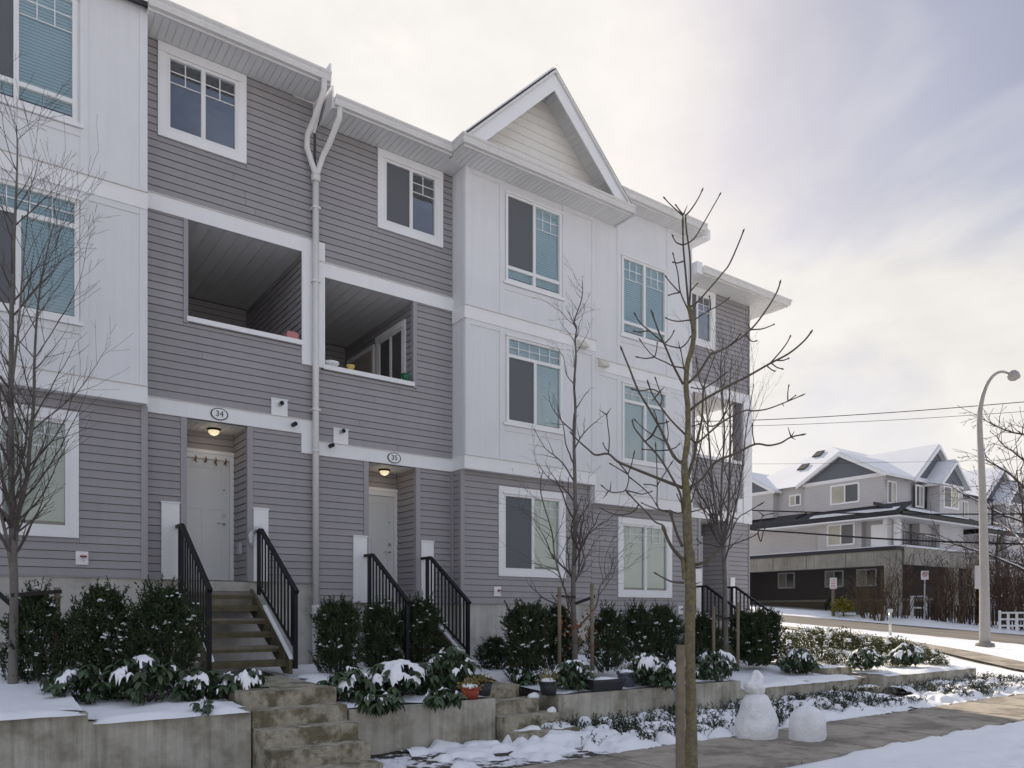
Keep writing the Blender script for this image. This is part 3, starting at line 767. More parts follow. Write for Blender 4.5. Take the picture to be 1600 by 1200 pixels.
# hidden bodies of the houses, roofs with snow
BODY = mat('plain_grey_wall', (0.22, 0.21, 0.215), 0.8, 0.05)
for h, x0, x1, dz, tb in ((H34, -6.0, 4.80, 0, 9.2), (H35, 4.80, 10.64, D5, 8.06), (H36, 10.64, 16.2, D6, 8.48)):
    zt = 8.38+dz
    b = MB()
    xa, xb = (2.2, 4.80) if h is H34 else (4.82, 7.49) if h is H35 else (13.57, 15.9)
    ba, bb = (-6.0, 2.2) if h is H34 else (7.49, 10.64) if h is H35 else (10.642, 13.57)
    b.box(ba, bb, 12.45, 22, -1.6, zt)
    if h is H36:
        b.box(xa, 16.2, 13.4, 22, -1.6, 3.1+dz); b.box(xa, 16.2, 12.7, 22, 6.0+dz, zt); b.box(xa, 14.1, 15.4, 22, 3.1+dz, 6+dz)
    else:
        b.box(xa, xb, 13.4, 22, -1.6, 3.1+dz); b.box(xa, xb, YBAL+0.1, 22, 3.1+dz, 6.0+dz); b.box(xa, xb, 12.7, 22, 6.0+dz, zt)
    b.build('body', BODY, h)
    e0, e1 = (-6.0, 4.85) if h is H34 else (4.94, 10.7) if h is H35 else (13.76, 17.0)
    yf = 11.64
    rx = 0.42
    r = MB().prism([(yf, zt+0.10), (17, zt+0.10+(17-yf)*rx), (22.6, zt+0.10), (22.6, zt+0.04), (17, zt+0.04+(17-yf)*rx), (yf, zt+0.04)], 'x', e0, e1)
    r.build('roof', SHINGLE, h)
    MB().prism([(yf+0.12, zt+0.155), (17, zt+0.11+(17-yf)*rx), (17, zt+0.17+(17-yf)*rx), (yf+0.10, zt+0.20)], 'x', e0+0.1, e1-0.1).build('snow', SNOW, h)
MB().prism([(11.44, 8.60), (16, 9.9), (16, 9.84), (11.44, 8.54)], 'x', 10.9, 13.75).build('roof', SHINGLE, H36)
MB().prism([(11.23, 9.32), (16, 10.9), (16, 10.84), (11.23, 9.26)], 'x', -0.9, 2.45).build('roof', SHINGLE, H34)

# downspouts at the step between 34 and 35
def downpipe():
    x, y = 4.815, 12.10
    t = MB()
    t.tube([(4.74, 11.56, 8.40), (4.74, 11.58, 8.22), (4.70, 11.85, 7.92), (4.66, 12.06, 7.74), (4.665, 12.10, 7.55), (4.79, 12.10, 7.22), (x, 12.10, 7.12)], 0.047, 10)
    t.tube([(5.02, 11.60, 8.08), (5.02, 11.62, 7.93), (4.98, 11.92, 7.66), (4.93, 12.08, 7.5), (4.86, 12.10, 7.26), (x, 12.10, 7.12)], 0.047, 10)
    t.tube([(x, y, 7.16), (x, y, 7.04)], 0.075, 12)
    t.tube([(x, y, 7.05), (x, y, 0.09)], 0.052, 12)
    t.tube([(x, y, 2.62), (x, y, 2.66)], 0.058, 12)
    p = t.build('downspout', GUTTER, H34)
    c = MB().tube([(x, y, 0.12), (x, y, 0.06), (x, y, -0.78)], [0.072, 0.066, 0.066], 12)
    c.build('drain_pipe', GUTTER, p)
    c = MB().tube([(x, y, -0.70), (x, y-0.02, -0.86), (x-0.06, y-0.14, -0.98), (x-0.1, y-0.22, -1.05)], 0.085, 12)
    c.build('drain_elbow', mat('stained_drain_pipe', (0.42, 0.36, 0.30), 0.6, 0.15), p)
    for z in (3.3, 5.4, 6.6): MB().box(x-0.065, x+0.065, y-0.056, y+0.09, z, z+0.03).build('strap', GUTTER, p)
downpipe()
# ------------------------------------------------------------------ terrain, paths, road, snow
ASPH = mat('wet_asphalt', (0.13, 0.122, 0.112), 0.75, 0.2, 1.2, bump=0.2, bscale=40, col2=(0.21, 0.19, 0.165), mix=(0.4, 0.65), mscale=0.5, stretch=(1.0, 0.22, 1.0))
WALK = mat('sidewalk_concrete', (0.40, 0.355, 0.29), 0.85, 0.2, 6.0, bump=0.35, bscale=50, col2=(0.22, 0.195, 0.16), mix=(0.46, 0.6), mscale=1.6)
KERB = mat('kerb_concrete', (0.25, 0.235, 0.21), 0.9, 0.2, 2.0, bump=0.2)
SOIL = mat('dark_bed_soil', (0.045, 0.036, 0.028), 0.95, 0.4, 12, bump=0.6, bscale=30)
SNOWG = mat('trodden_snow', (0.88, 0.89, 0.92), 0.75, 0.05, 2.0, bump=0.5, bscale=9, col2=(0.60, 0.585, 0.55), mix=(0.60, 0.80), mscale=1.3, spec=0.25)

def ss(a, b, x):
    t = max(0.0, min(1.0, (x-a)/(b-a))); return t*t*(3-2*t)
def road_z(x, y):
    return max(-2.6, min(2.4, -1.2+0.07*(y-12.4)-0.02*(x-33)))
def ter(x, y):
    """Height of the open ground."""
    near = -1.66
    far = road_z(max(x, 26), y)
    k = ss(17.5, 27, x)
    far += 0.28*ss(46.0, 47.5, x)*ss(15, 24, y)
    if x > 60: far = road_z(60, y)
    return near*(1-k)+far*k

def grid_sheet(xs, ys, fz, dz=0.0, amp=0.0, fr=1.0):
    mb = MB(); nx = len(xs)
    for y in ys:
        for x in xs:
            z = fz(x, y)+dz
            if amp: z += amp*(mn.noise(Vector((x*fr, y*fr, 3.3)))+0.5*mn.noise(Vector((x*fr*2.7, y*fr*2.7, 8.1))))
            mb.v.append((x, y, z))
    for j in range(len(ys)-1):
        for i in range(nx-1):
            a = j*nx+i; mb.f.append((a, a+1, a+1+nx, a+nx)); mb.sm.append(1)
    return mb
def lin(a, b, n): return [a+(b-a)*i/n for i in range(n+1)]
xs = [-600, -200, -80, -40] + lin(-20, 16, 18) + lin(17, 56, 90) + [60, 66, 75, 90, 130, 250, 900]
ys = [-600, -200, -80, -40, -20] + lin(-10, 40, 110) + [44, 50, 60, 80, 130, 250, 900]
struct('ground', grid_sheet(xs, ys, lambda x, y: ter(x, y)-(0.25 if (31.7 < x < 46.1 or (y < 2.1 and x < 33)) else 0), amp=0.035, fr=1.1), SNOWG)
# main street behind the camera, cross street on the right
struct('road', grid_sheet(lin(-60, 31.8, 6), lin(-8, 2, 4), lambda x, y: -1.79 if x < 25 else -1.9), ASPH)
struct('road', grid_sheet(lin(31.9, 45.9, 14), lin(-14, 70, 60), lambda x, y: ter(x, y)-0.05), ASPH)
kb = MB()
for xk in (31.8, 45.9):
    for j in range(60):
        y0, y1 = -14+84*j/60, -14+84*(j+1)/60; z0, z1 = ter(xk, y0), ter(xk, y1)
        for (a, b) in ((xk, xk+0.18),):
            kb.v += [(a, y0, z0-0.3), (b, y0, z0-0.3), (b, y0, z0+0.012), (a, y0, z0+0.012), (a, y1, z1-0.3), (b, y1, z1-0.3), (b, y1, z1+0.012), (a, y1, z1+0.012)]
            i = len(kb.v)-8; kb.f += [(i+3, i+2, i+6, i+7), (i, i+3, i+7, i+4), (i+1, i+5, i+6, i+2)]; kb.sm += [0]*3
struct('kerb', kb, KERB)
# snow banked along both gutters of the cross street
for nm, xk, w in (('snow_bank', 31.2, 1.0), ('snow_bank', 45.5, 0.5)):
    mb = MB(); n = 150
    for j in range(n+1):
        y = -6+58*j/n; zz = ter(xk+w/2, y)
        jit = 0.3*mn.noise(Vector((y*0.9, xk, 0))); h = 0.035+0.025*mn.noise(Vector((y*1.7, xk, 4)))
        for a, hh in ((-0.05, -0.06), (0.2, h*0.8), (0.6, h), (0.9+jit, h*0.4-0.02), (1.0+jit, -0.12)):
            mb.v.append((xk+a*w, y, zz+hh))
    for j in range(n):
        for i in range(4): a = j*5+i; mb.f.append((a, a+1, a+6, a+5)); mb.sm.append(1)
    tag(mb.build(nm, SNOWG), kind='structure')
# front sidewalk, slab by slab
walk = thing('sidewalk', (8, 5.75, -1.66), None, None); walk['kind'] = 'structure'
for i in range(20):
    x = -6+1.5*i
    MB().box(x+0.012, x+1.488, 4.95, 6.5, -1.80, -1.625+0.004*((i*7) % 3)).build('slab', WALK, walk)
def verge(x, y):
    n = mn.noise(Vector((x*0.9, y*0.9, 2)))*0.05+mn.noise(Vector((x*3.1, y*3.1, 6)))*0.025+mn.noise(Vector((x*8, y*8, 1)))*0.010
    for k in range(14):                                           # footprints trodden across it
        fx, fy = 8.6+0.36*k, 3.4+0.09*k+(0.12 if k % 2 else -0.12); d2 = ((x-fx)/0.16)**2+((y-fy)/0.075)**2
        if d2 < 4: n -= 0.055*math.exp(-d2)
    return -1.60+n-0.10*(1-ss(0, 0.22, 5.02+0.10*mn.noise(Vector((x*1.7, 0, 4)))+0.05*mn.noise(Vector((x*6, 0, 4)))-y))
struct('snow_verge', grid_sheet(lin(3.5, 19.5, 230), lin(2.6, 5.12, 44), verge), SNOW)
path = [(21.0, 5.7), (22.6, 8.2), (24.6, 10.9), (26.4, 14.5), (27.4, 19.0), (27.8, 26.0), (27.8, 36.0)]
mb = MB()
for k, (x, y) in enumerate(path):
    d = (Vector(path[min(k+1, len(path)-1)])-Vector(path[max(k-1, 0)])).normalized(); nn = Vector((d.y, -d.x))*0.55
    for s_ in (-1, 1): mb.v.append((x+nn.x*s_, y+nn.y*s_, ter(x, y)+0.05))
for k in range(len(path)-1): mb.f.append((2*k, 2*k+1, 2*k+3, 2*k+2)); mb.sm.append(0)
struct('path', mb, WALK)

# ------------------------------------------------------------------ garden beds behind the planter walls
def bed_z(x, y, zt):
    """Soil height: level behind the wall, rising to the foundation."""
    return zt+0.02+0.24*ss(8.4, 11.6, y)
BEDS = [(-4.0, 1.02, -0.93, 'a'), (1.02, 2.52, -1.02, 'b'), (3.62, 5.62, -1.10, 'c'), (6.66, 10.55, -1.13, 'd'), (10.55, 14.1, -1.26, 'e'), (15.05, 19.1, -1.26, 'f')]
for x0, x1, zt, k in BEDS:
    yb = 12.2 if x1 < 16 else 13.5
    mb = grid_sheet(lin(x0+0.02, x1-0.02, max(4, int((x1-x0)*7))), lin(8.16, yb, 30), lambda x, y: bed_z(x, y, zt), amp=0.03, fr=2.2)
    struct('garden_bed', mb, SNOW if k in 'aef' else SNOW)
LAB_W = ['low concrete planter wall at the far left edge', 'concrete planter wall left of the steps to door 34', 'concrete planter wall carrying the red pot between the two flights of steps',
         'long concrete planter wall carrying the dark pots', 'concrete planter wall behind the snowman', 'concrete planter wall ending at the snowy corner']
for (x0, x1, zt, k), lb in zip(BEDS, LAB_W):
    w = MB(); t = 0.2
    w.box(x0, x1, 8.1, 8.1+t, -1.75, zt)
    if k in 'bdf': w.box(x0, x0+t, 8.1+t, 8.62, -1.75, zt)
    if k in 'bce': w.box(x1-t, x1, 8.1+t, 8.62, -1.75, zt)
    if k == 'f': w.box(x1-t, x1, 8.1+t, 12.5, -1.75, zt)
    solo('planter_wall', w, CONC2, lb, 'planter wall', 'concrete planter walls along the sidewalk')

def snow_cap(x0, x1, y0, y1, z, seed, h=0.06, ragged=0.06):
    """Lumpy snow lying on a flat top, its rim uneven."""
    mb = MB(); nx, ny = max(6, int((x1-x0)/0.06)), max(5, int((y1-y0)/0.05))
    for j in range(ny+1):
        for i in range(nx+1):
            u, v = i/nx, j/ny
            x, y = x0+(x1-x0)*u, y0+(y1-y0)*v
            e = min(1.0, min(u*nx, (1-u)*nx)/3.0)*min(1.0, min(v*ny, (1-v)*ny)/2.0+0.0)
            q = 0.7+0.6*mn.noise(Vector((x*3.1, y*3.1, seed)))
            yy = y - (ragged*(0.4+mn.noise(Vector((x*4.0, seed, 2)))) if j == 0 else 0)
            mb.v.append((x, yy, z-0.012+h*q*math.sqrt(max(0, e))))
    for j in range(ny):
        for i in range(nx): a = j*(nx+1)+i; mb.f.append((a, a+1, a+nx+2, a+nx+1)); mb.sm.append(1)
    return mb
for i, (x0, x1, y0, y1, z, h) in enumerate([(-1.0, 1.0, 8.07, 8.75, -0.93, 0.07), (1.06, 2.50, 8.05, 8.8, -1.02, 0.075), (3.75, 4.9, 8.25, 8.9, -1.10, 0.04),
                                            (7.3, 10.5, 8.22, 8.9, -1.13, 0.05), (10.57, 14.06, 8.07, 9.2, -1.26, 0.07), (15.1, 19.05, 8.07, 8.9, -1.26, 0.06)]):
    tag(snow_cap(x0, x1, y0, y1, z, i*3.7, h).build('snow_cover', SNOW), kind='stuff')

# ------------------------------------------------------------------ concrete steps up from the sidewalk
def concrete_steps(x0, x1, zl, y_front, n, label, y_back=10.45, run=0.30, rise=0.172, flare=0.0):
    st = thing('concrete_steps', ((x0+x1)/2, y_front, -1.66), label, 'steps', 'concrete steps from the sidewalk')
    MB().box(x0, x1, y_front, y_back, -1.7, zl).build('landing', STEPC, st)
    for i in range(n):
        z = zl-rise*(i+1); y = y_front-run*(i+1)
        MB().box(x0, x1+flare*(i+1), y, y+run-0.001, -1.75, z).build('step', STEPC, st)
    return st
concrete_steps(2.54, 3.60, -0.865, 8.42, 4, 'mossy concrete steps and landing below the door next to the downspout', flare=0.0)
concrete_steps(5.64, 6.30, -0.985, 8.52, 4, 'narrow mossy concrete steps right of the red pot', y_back=10.7, flare=0.11)
concrete_steps(14.12, 15.03, -1.12, 8.75, 3, 'snow dusted concrete steps between the two right planter walls', y_back=10.75, run=0.33)
for x0, x1, y0, y1, z in ((14.14, 15.0, 8.45, 8.74, -1.292), (14.14, 15.0, 8.13, 8.43, -1.464), (14.2, 15.0, 8.8, 9.6, -1.12)):
    tag(snow_cap(x0, x1, y0, y1, z, 40+x0+y0, 0.05).build('snow_cover', SNOW), kind='stuff')
for x, y, z, r in ((6.42, 8.35, -1.157, 0.09), (6.5, 8.05, -1.329, 0.07), (3.9, 9.6, -0.93, 0.3), (4.2, 10.3, -0.9, 0.35)):
    tag(MB().blob((x, y, z), r, r*0.8, 0.07, seed=x, amp=0.3, bottom=-0.1).build('snow_clump', SNOW), kind='stuff')

# ------------------------------------------------------------------ wooden stairs with black railings
def stairs(x0, x1, zfloor, zland, ybot, label, group='wooden entry stairs'):
    n = int(round((zfloor-0.19-zland)/0.195)); rise = (zfloor-0.19-zland)/n
    ytop = 12.06; run = (ytop-ybot)/(n-1)
    st = thing('wooden_stairs', ((x0+x1)/2, ybot, zland), label, 'stairs', group)
    for i in range(n):
        z = zfloor-0.19-rise*i; y = ytop-run*i
        MB().box(x0+0.04, x1-0.04, y, y+run+0.03, z-0.04, z).build('tread', WOOD if i % 2 else WOODG, st)
        if i == 0: MB().box(x0+0.04, x1-0.04, y+0.012, y+0.05, z-0.2, z-0.041).build('riser', WOODG, st)
        t = MB().box(x0+0.04, x1-0.04, y+0.004, y+0.04, z-0.085, z-0.0405); t.build('nosing', WOOD, st)
    for x in (x0, x1-0.045):
        zt, zb = zfloor-0.14, zland
        sl = rise/run
        prof = [(ytop+0.12, zt+0.02), (ytop+0.12, zt-0.34), (ybot+0.12, zland+0.005), (ybot-0.12, zland+0.005), (ybot-0.12, zland+0.21)]
        MB().prism(prof, 'x', x, x+0.045).build('stringer', WOOD, st)
        prof2 = [(ytop-0.5, zt-0.5*sl+0.05), (ytop-0.5, zt-0.5*sl+0.085), (ybot-0.10, zland+0.26), (ybot-0.13, zland+0.215)]
        MB().prism(prof2, 'x', x-0.005, x+0.05).build('snow', SNOW, st)
    return sl
def railing(x, ztop, ybot, zland, slope, label, ywall=12.17):
    r = thing('stair_railing', (x, ybot, zland), label, 'railing', 'black metal stair railings')
    yk = 11.86; zb = ztop-(yk-ybot+0.06)*slope
    t = MB().bar((x, ywall, ztop), (x, yk, ztop), 0.06, 0.045); t.bar((x, yk+0.015, ztop), (x, ybot-0.06, zb), 0.06, 0.045); t.build('handrail', BLACK, r)
    zt = lambda y: ztop-max(0, yk-y)*slope
    MB().box(x-0.025, x+0.025, yk+0.10, yk+0.15, ztop-1.0, ztop-0.01).build('newel_post', BLACK, r)
    MB().box(x-0.028, x+0.028, ybot-0.03, ybot+0.026, zland+0.08, zt(ybot)-0.01).build('newel_post', BLACK, r)
    MB().bar((x, yk+0.1, ztop-0.87), (x, ybot, zt(ybot)-0.82), 0.03, 0.03).build('bottom_rail', BLACK, r)
    n = 11
    for i in range(1, n):
        y = yk+0.1-(yk+0.1-ybot)*i/n
        MB().box(x-0.011, x+0.011, y-0.011, y+0.011, zt(y)-0.87, zt(y)-0.01).build('baluster', BLACK, r)
sl = stairs(2.72, 3.82, 0.49, -0.86, 10.56, 'weathered open-riser wooden stairs beside the tall downspout')
railing(2.70, 1.27, 10.42, -0.86, 0.66, 'black metal railing left of the wide wooden stairs, in front of the number 34 door')
railing(3.85, 1.27, 10.42, -0.86, 0.66, 'black metal railing with a white cloth on its top')
stairs(5.70, 6.82, 0.17, -0.985, 10.74, 'wooden stairs half hidden by evergreens behind the red pot')
railing(5.72, 0.97, 10.66, -0.985, 0.65, 'black metal railing left of the number 35 door, half hidden by evergreens')
railing(6.84, 0.97, 10.66, -0.985, 0.65, 'black metal railing in front of the bare concrete foundation under the gabled bay')
stairs(14.22, 15.26, -0.19, -1.12, 10.9, 'wooden stairs of the far doorway behind the column evergreen')
railing(14.22, 0.61, 10.75, -1.12, 0.62, 'black metal railing by the far doorway, nearer the moss covered tree')
railing(15.28, 0.61, 10.75, -1.12, 0.62, 'black metal railing by the far doorway, nearer the road')
# cloth tied to the right railing of 34
CLOTH = mat('white_cloth', (0.66, 0.67, 0.72), 0.9, 0.12, 30, bump=0.3, bscale=40)
t = MB(); t.tube([(3.80, 12.08, 1.24), (3.80, 12.0, 1.30), (3.86, 11.95, 1.315), (3.90, 11.97, 1.25)], [0.03, 0.035, 0.04, 0.03], 8)
t.tube([(3.79, 12.08, 1.27), (3.765, 12.10, 1.20), (3.77, 12.10, 1.10), (3.785, 12.11, 1.02)], [0.03, 0.045, 0.04, 0.012], 8)
solo('cloth', t, CLOTH, 'white cloth tied over the black railing beside the door', 'cloth')
# ------------------------------------------------------------------ pots, balcony oddments, snow figures
TERRA = mat('terracotta_red_plastic', (0.33, 0.055, 0.025), 0.5, 0.1, 4)
DPOT = mat('charcoal_plastic', (0.035, 0.037, 0.042), 0.5, 0.1, 4)
GPOT = mat('slate_blue_plastic', (0.10, 0.11, 0.14), 0.5, 0.1, 4)
DRYL = mat('yellow_dry_leaves', (0.27, 0.22, 0.065), 0.8, 0.4, 18)
def leaf_quad(mb, c, d, n, L, W, droop=0.3):
    """One folded leaf: four triangles from the stalk along d."""
    d = d.normalized(); s = d.cross(n)
    s = s.normalized() if s.length > 1e-5 else d.orthogonal().normalized()
    n = s.cross(d)
    i = len(mb.v); tip = c+d*L-n*(droop*L); mid = c+d*(L*0.5)-n*(droop*L*0.25)
    mb.v += [tuple(c), tuple(mid+s*W/2+n*W*0.12), tuple(tip), tuple(mid-s*W/2+n*W*0.12), tuple(mid-n*W*0.06)]
    mb.f += [(i, i+4, i+1), (i+1, i+4, i+2), (i+2, i+4, i+3), (i+3, i+4, i)]; mb.sm += [1]*4
def rdir(r, zmin=-1.0):
    while True:
        v = Vector((r.uniform(-1, 1), r.uniform(-1, 1), r.uniform(zmin, 1)))
        if 0.05 < v.length < 1: return v.normalized()
def pot(px, py_base, y, r_top, r_bot, h, m, label, plant, seed, sn=True, z=-1.10):
    a = at_depth(px, py_base, 1); k = y/a.y; x = a.x*k
    p = thing('plant_pot', (x, y, z), label, 'plant pot', 'pots on the planter walls')
    MB().tube([(x, y, z), (x, y, z+h), (x, y, z+h*1.0), (x, y, z+h*0.9), ], [r_bot, r_top, r_top*0.93, r_top*0.9], 20).build('pot', m, p)
    MB().tube([(x, y, z+h*0.86), (x, y, z+h*1.015)], r_top*1.06, 20, cap=False).build('rim', m, p)
    MB().tube([(x, y, z+h*0.8), (x, y, z+h*0.93)], r_top*0.9, 16).build('soil', SOIL, p)
    r = random.Random(seed)
    if plant:
        t = MB()
        for i in range(150):
            d = rdir(r, -0.15); leaf_quad(t, Vector((x, y, z+h*0.93))+d*r.uniform(0.02, r_top*1.15), d, rdir(r), r.uniform(0.03, 0.06), 0.022)
        t.build('foliage', DRYL, p)
    if sn:
        MB().blob((x-0.02, y-0.02, z+h*0.95), r_top*0.8, r_top*0.75, 0.055, seed=seed, amp=0.5, fr=2.5, bottom=-0.2).build('snow', SNOW, p)
pot(735, 1093, 8.24, 0.125, 0.095, 0.155, TERRA, 'snow topped terracotta red pot on the planter wall corner', True, 3)
pot(755, 1090, 8.42, 0.12, 0.09, 0.17, DPOT, 'black pot with yellowed plant behind the red pot', True, 4, sn=False, z=-1.09)
pot(857, 1082, 8.26, 0.135, 0.10, 0.19, DPOT, 'charcoal round pot with yellow-green plant by the steps', True, 5, z=-1.13)
pot(979, 1075, 8.35, 0.145, 0.105, 0.24, GPOT, 'slate blue round pot filled with snow beside the trough', False, 6, z=-1.13)
a = at_depth(943, 1078, 1); k = 8.26/a.y; x = a.x*k; z = -1.13
tr = thing('planter_trough', (x, 8.26, z), 'long charcoal planter trough on the wall', 'planter trough')
t = MB(); t.v += [(x-0.27, 8.16, z), (x+0.27, 8.16, z), (x+0.27, 8.36, z), (x-0.27, 8.36, z), (x-0.31, 8.12, z+0.17), (x+0.31, 8.12, z+0.17), (x+0.31, 8.40, z+0.17), (x-0.31, 8.40, z+0.17)]
t.f += [(0, 3, 2, 1), (0, 1, 5, 4), (1, 2, 6, 5), (2, 3, 7, 6), (3, 0, 4, 7), (4, 5, 6, 7)]; t.sm += [0]*6
t.build('trough', DPOT, tr)
MB().box(x-0.325, x+0.325, 8.105, 8.125, z+0.13, z+0.172).box(x-0.325, x+0.325, 8.395, 8.415, z+0.13, z+0.172).build('rim', DPOT, tr)
snow_cap(x-0.30, x+0.30, 8.13, 8.39, z+0.172, 9.9, 0.045, 0.0).build('snow', SNOW, tr)
# things on the balcony sills
PINK = mat('pink_plastic', (0.50, 0.20, 0.20), 0.5, 0.05); GRNP = mat('green_glazed', (0.02, 0.12, 0.06), 0.3, 0.1); YELP = mat('yellow_plastic', (0.55, 0.42, 0.12), 0.5, 0.05)
solo('storage_box', MB().box(4.36, 4.55, 12.16, 12.32, 4.431, 4.52).box(4.38, 4.53, 12.18, 12.30, 4.52, 4.545), PINK, 'pink plastic box on the upper balcony sill of 34', 'box')
solo('bowl', MB().tube([(5.14, 12.24, 4.111), (5.14, 12.24, 4.15), (5.14, 12.24, 4.19), (5.14, 12.24, 4.17)], [0.06, 0.12, 0.135, 0.11], 18), TRIM, 'white bowl at the left end of the balcony sill of 35', 'bowl')
solo('jar', MB().tube([(5.05, 12.30, 4.111), (5.05, 12.30, 4.22), (5.05, 12.30, 4.27), (5.05, 12.30, 4.30)], [0.06, 0.08, 0.05, 0.05], 14), DPOT, 'dark jar behind the white bowl on the balcony sill', 'jar')
solo('cup', MB().tube([(5.47, 12.20, 4.111), (5.47, 12.20, 4.125), (5.47, 12.20, 4.19), (5.47, 12.20, 4.18)], [0.04, 0.05, 0.08, 0.07], 16), YELP, 'yellow cup on the balcony sill of 35', 'cup')
solo('small_pot', MB().tube([(6.52, 12.20, 4.111), (6.52, 12.20, 4.22), (6.52, 12.20, 4.23), (6.52, 12.20, 4.2)], [0.06, 0.085, 0.09, 0.07], 16), GRNP, 'green glazed pot at the right end of the balcony sill of 35', 'pot')
# unfinished snowman and a second rolled heap
SNOWD = mat('packed_dirty_snow', (0.86, 0.865, 0.88), 0.8, 0.06, 6.0, bump=0.8, bscale=22, col2=(0.30, 0.26, 0.20), mix=(0.70, 0.76), mscale=16.0, spec=0.2)
def lump(c, rings, seed, amp=0.05):
    mb = MB(); nu = 40; i0 = 0
    rings = [tuple(a+(b-a)*k/3 for a, b in zip(p, q)) for p, q in zip(rings, rings[1:]) for k in range(3)]+[rings[-1]]
    for z, rx, ry, ox, oy in rings:
        for b in range(nu):
            a = 2*math.pi*b/nu; q = 1+amp*mn.noise(Vector((math.cos(a)*1.6, math.sin(a)*1.6, z*4+seed)))+amp*0.45*mn.noise(Vector((math.cos(a)*4, math.sin(a)*4, z*11+seed)))+amp*0.22*mn.noise(Vector((math.cos(a)*11, math.sin(a)*11, z*30+seed)))
            mb.v.append((c[0]+ox+math.cos(a)*rx*q, c[1]+oy+math.sin(a)*ry*q, c[2]+z))
    for k in range(len(rings)-1):
        for b in range(nu): mb.f.append((k*nu+b, k*nu+(b+1) % nu, (k+1)*nu+(b+1) % nu, (k+1)*nu+b)); mb.sm.append(1)
    mb.f.append(tuple(range((len(rings)-1)*nu, len(rings)*nu))); mb.sm.append(1)
    return mb
c = at_depth(1181, 1160, 10.1); c.z = -1.64
sm = thing('snowman', c, 'unfinished snowman with a lumpy tilted head in front of the planter wall', 'snowman')
lump(c, [(0, 0.29, 0.27, 0, 0), (0.12, 0.285, 0.26, 0, 0), (0.22, 0.27, 0.25, 0, 0), (0.32, 0.25, 0.23, 0.005, 0), (0.42, 0.215, 0.20, 0, 0), (0.49, 0.185, 0.17, 0, 0), (0.545, 0.15, 0.14, 0.01, 0), (0.575, 0.10, 0.09, 0.01, 0), (0.585, 0.04, 0.04, 0.01, 0)], 2.0, 0.16).build('body', SNOWD, sm)
lump(c+Vector((-0.02, 0, 0.57)), [(0, 0.06, 0.06, 0.02, 0), (0.03, 0.125, 0.11, 0.03, 0), (0.09, 0.15, 0.125, 0.0, 0), (0.14, 0.135, 0.11, -0.01, 0), (0.19, 0.10, 0.09, 0.03, 0), (0.24, 0.09, 0.075, 0.045, 0), (0.29, 0.05, 0.05, 0.03, 0), (0.315, 0.02, 0.02, 0.03, 0)], 5.0, 0.35).build('head', SNOWD, sm)
c = at_depth(1262, 1165, 9.9); c.z = -1.64
solo('snow_heap', lump(c, [(0, 0.24, 0.22, 0, 0), (0.2, 0.235, 0.215, 0, 0), (0.33, 0.215, 0.20, 0, 0), (0.38, 0.18, 0.17, 0.01, 0), (0.415, 0.13, 0.12, 0, 0), (0.44, 0.07, 0.07, 0, 0), (0.445, 0.02, 0.02, 0, 0)], 9.0, 0.15), SNOWD, 'rounded block of packed snow right of the snowman', 'snow heap')
# ------------------------------------------------------------------ evergreens and broad-leaved shrubs
YEW = mat('dark_yew_needles', (0.032, 0.052, 0.026), 0.6, 0.5, 9.0, col2=(0.085, 0.10, 0.04), mix=(0.45, 0.68), mscale=7.0, spec=0.25)
VIB = mat('glossy_dark_leaf', (0.045, 0.078, 0.04), 0.42, 0.35, 14.0, col2=(0.08, 0.11, 0.05), mix=(0.45, 0.7), mscale=9.0, objvar=0.35, spec=0.35)
BOX = mat('olive_small_leaf', (0.06, 0.075, 0.018), 0.55, 0.4, 10.0, col2=(0.125, 0.125, 0.03), mix=(0.4, 0.65), mscale=6.0, spec=0.3)
GCOV = mat('ground_cover_leaf', (0.028, 0.04, 0.02), 0.6, 0.4, 12.0, spec=0.25)
BARK = mat('brown_twig_bark', (0.075, 0.058, 0.05), 0.85, 0.25, 10.0)
RUSTL = mat('rusty_dead_leaf', (0.20, 0.075, 0.03), 0.8, 0.35, 14.0)
SOILSN = mat('soil_with_snow', (0.06, 0.05, 0.04), 0.95, 0.3, 9.0, bump=0.5, bscale=20, col2=(0.8, 0.81, 0.84), mix=(0.47, 0.53), mscale=4.0)
def mound_copy(root_name, loc, label, cat, group, parts, sc, rz):
    """A plant whose parts share mesh data, scaled and turned at its own place."""
    o = thing(root_name, loc, label, cat, group); o.scale = sc; o.rotation_euler.z = rz
    for nm, me in parts:
        c = bpy.data.objects.new(nm, me); COL.objects.link(c); c.parent = o
        if nm in ('snow', 'foliage'): c['kind'] = 'stuff'
    return o
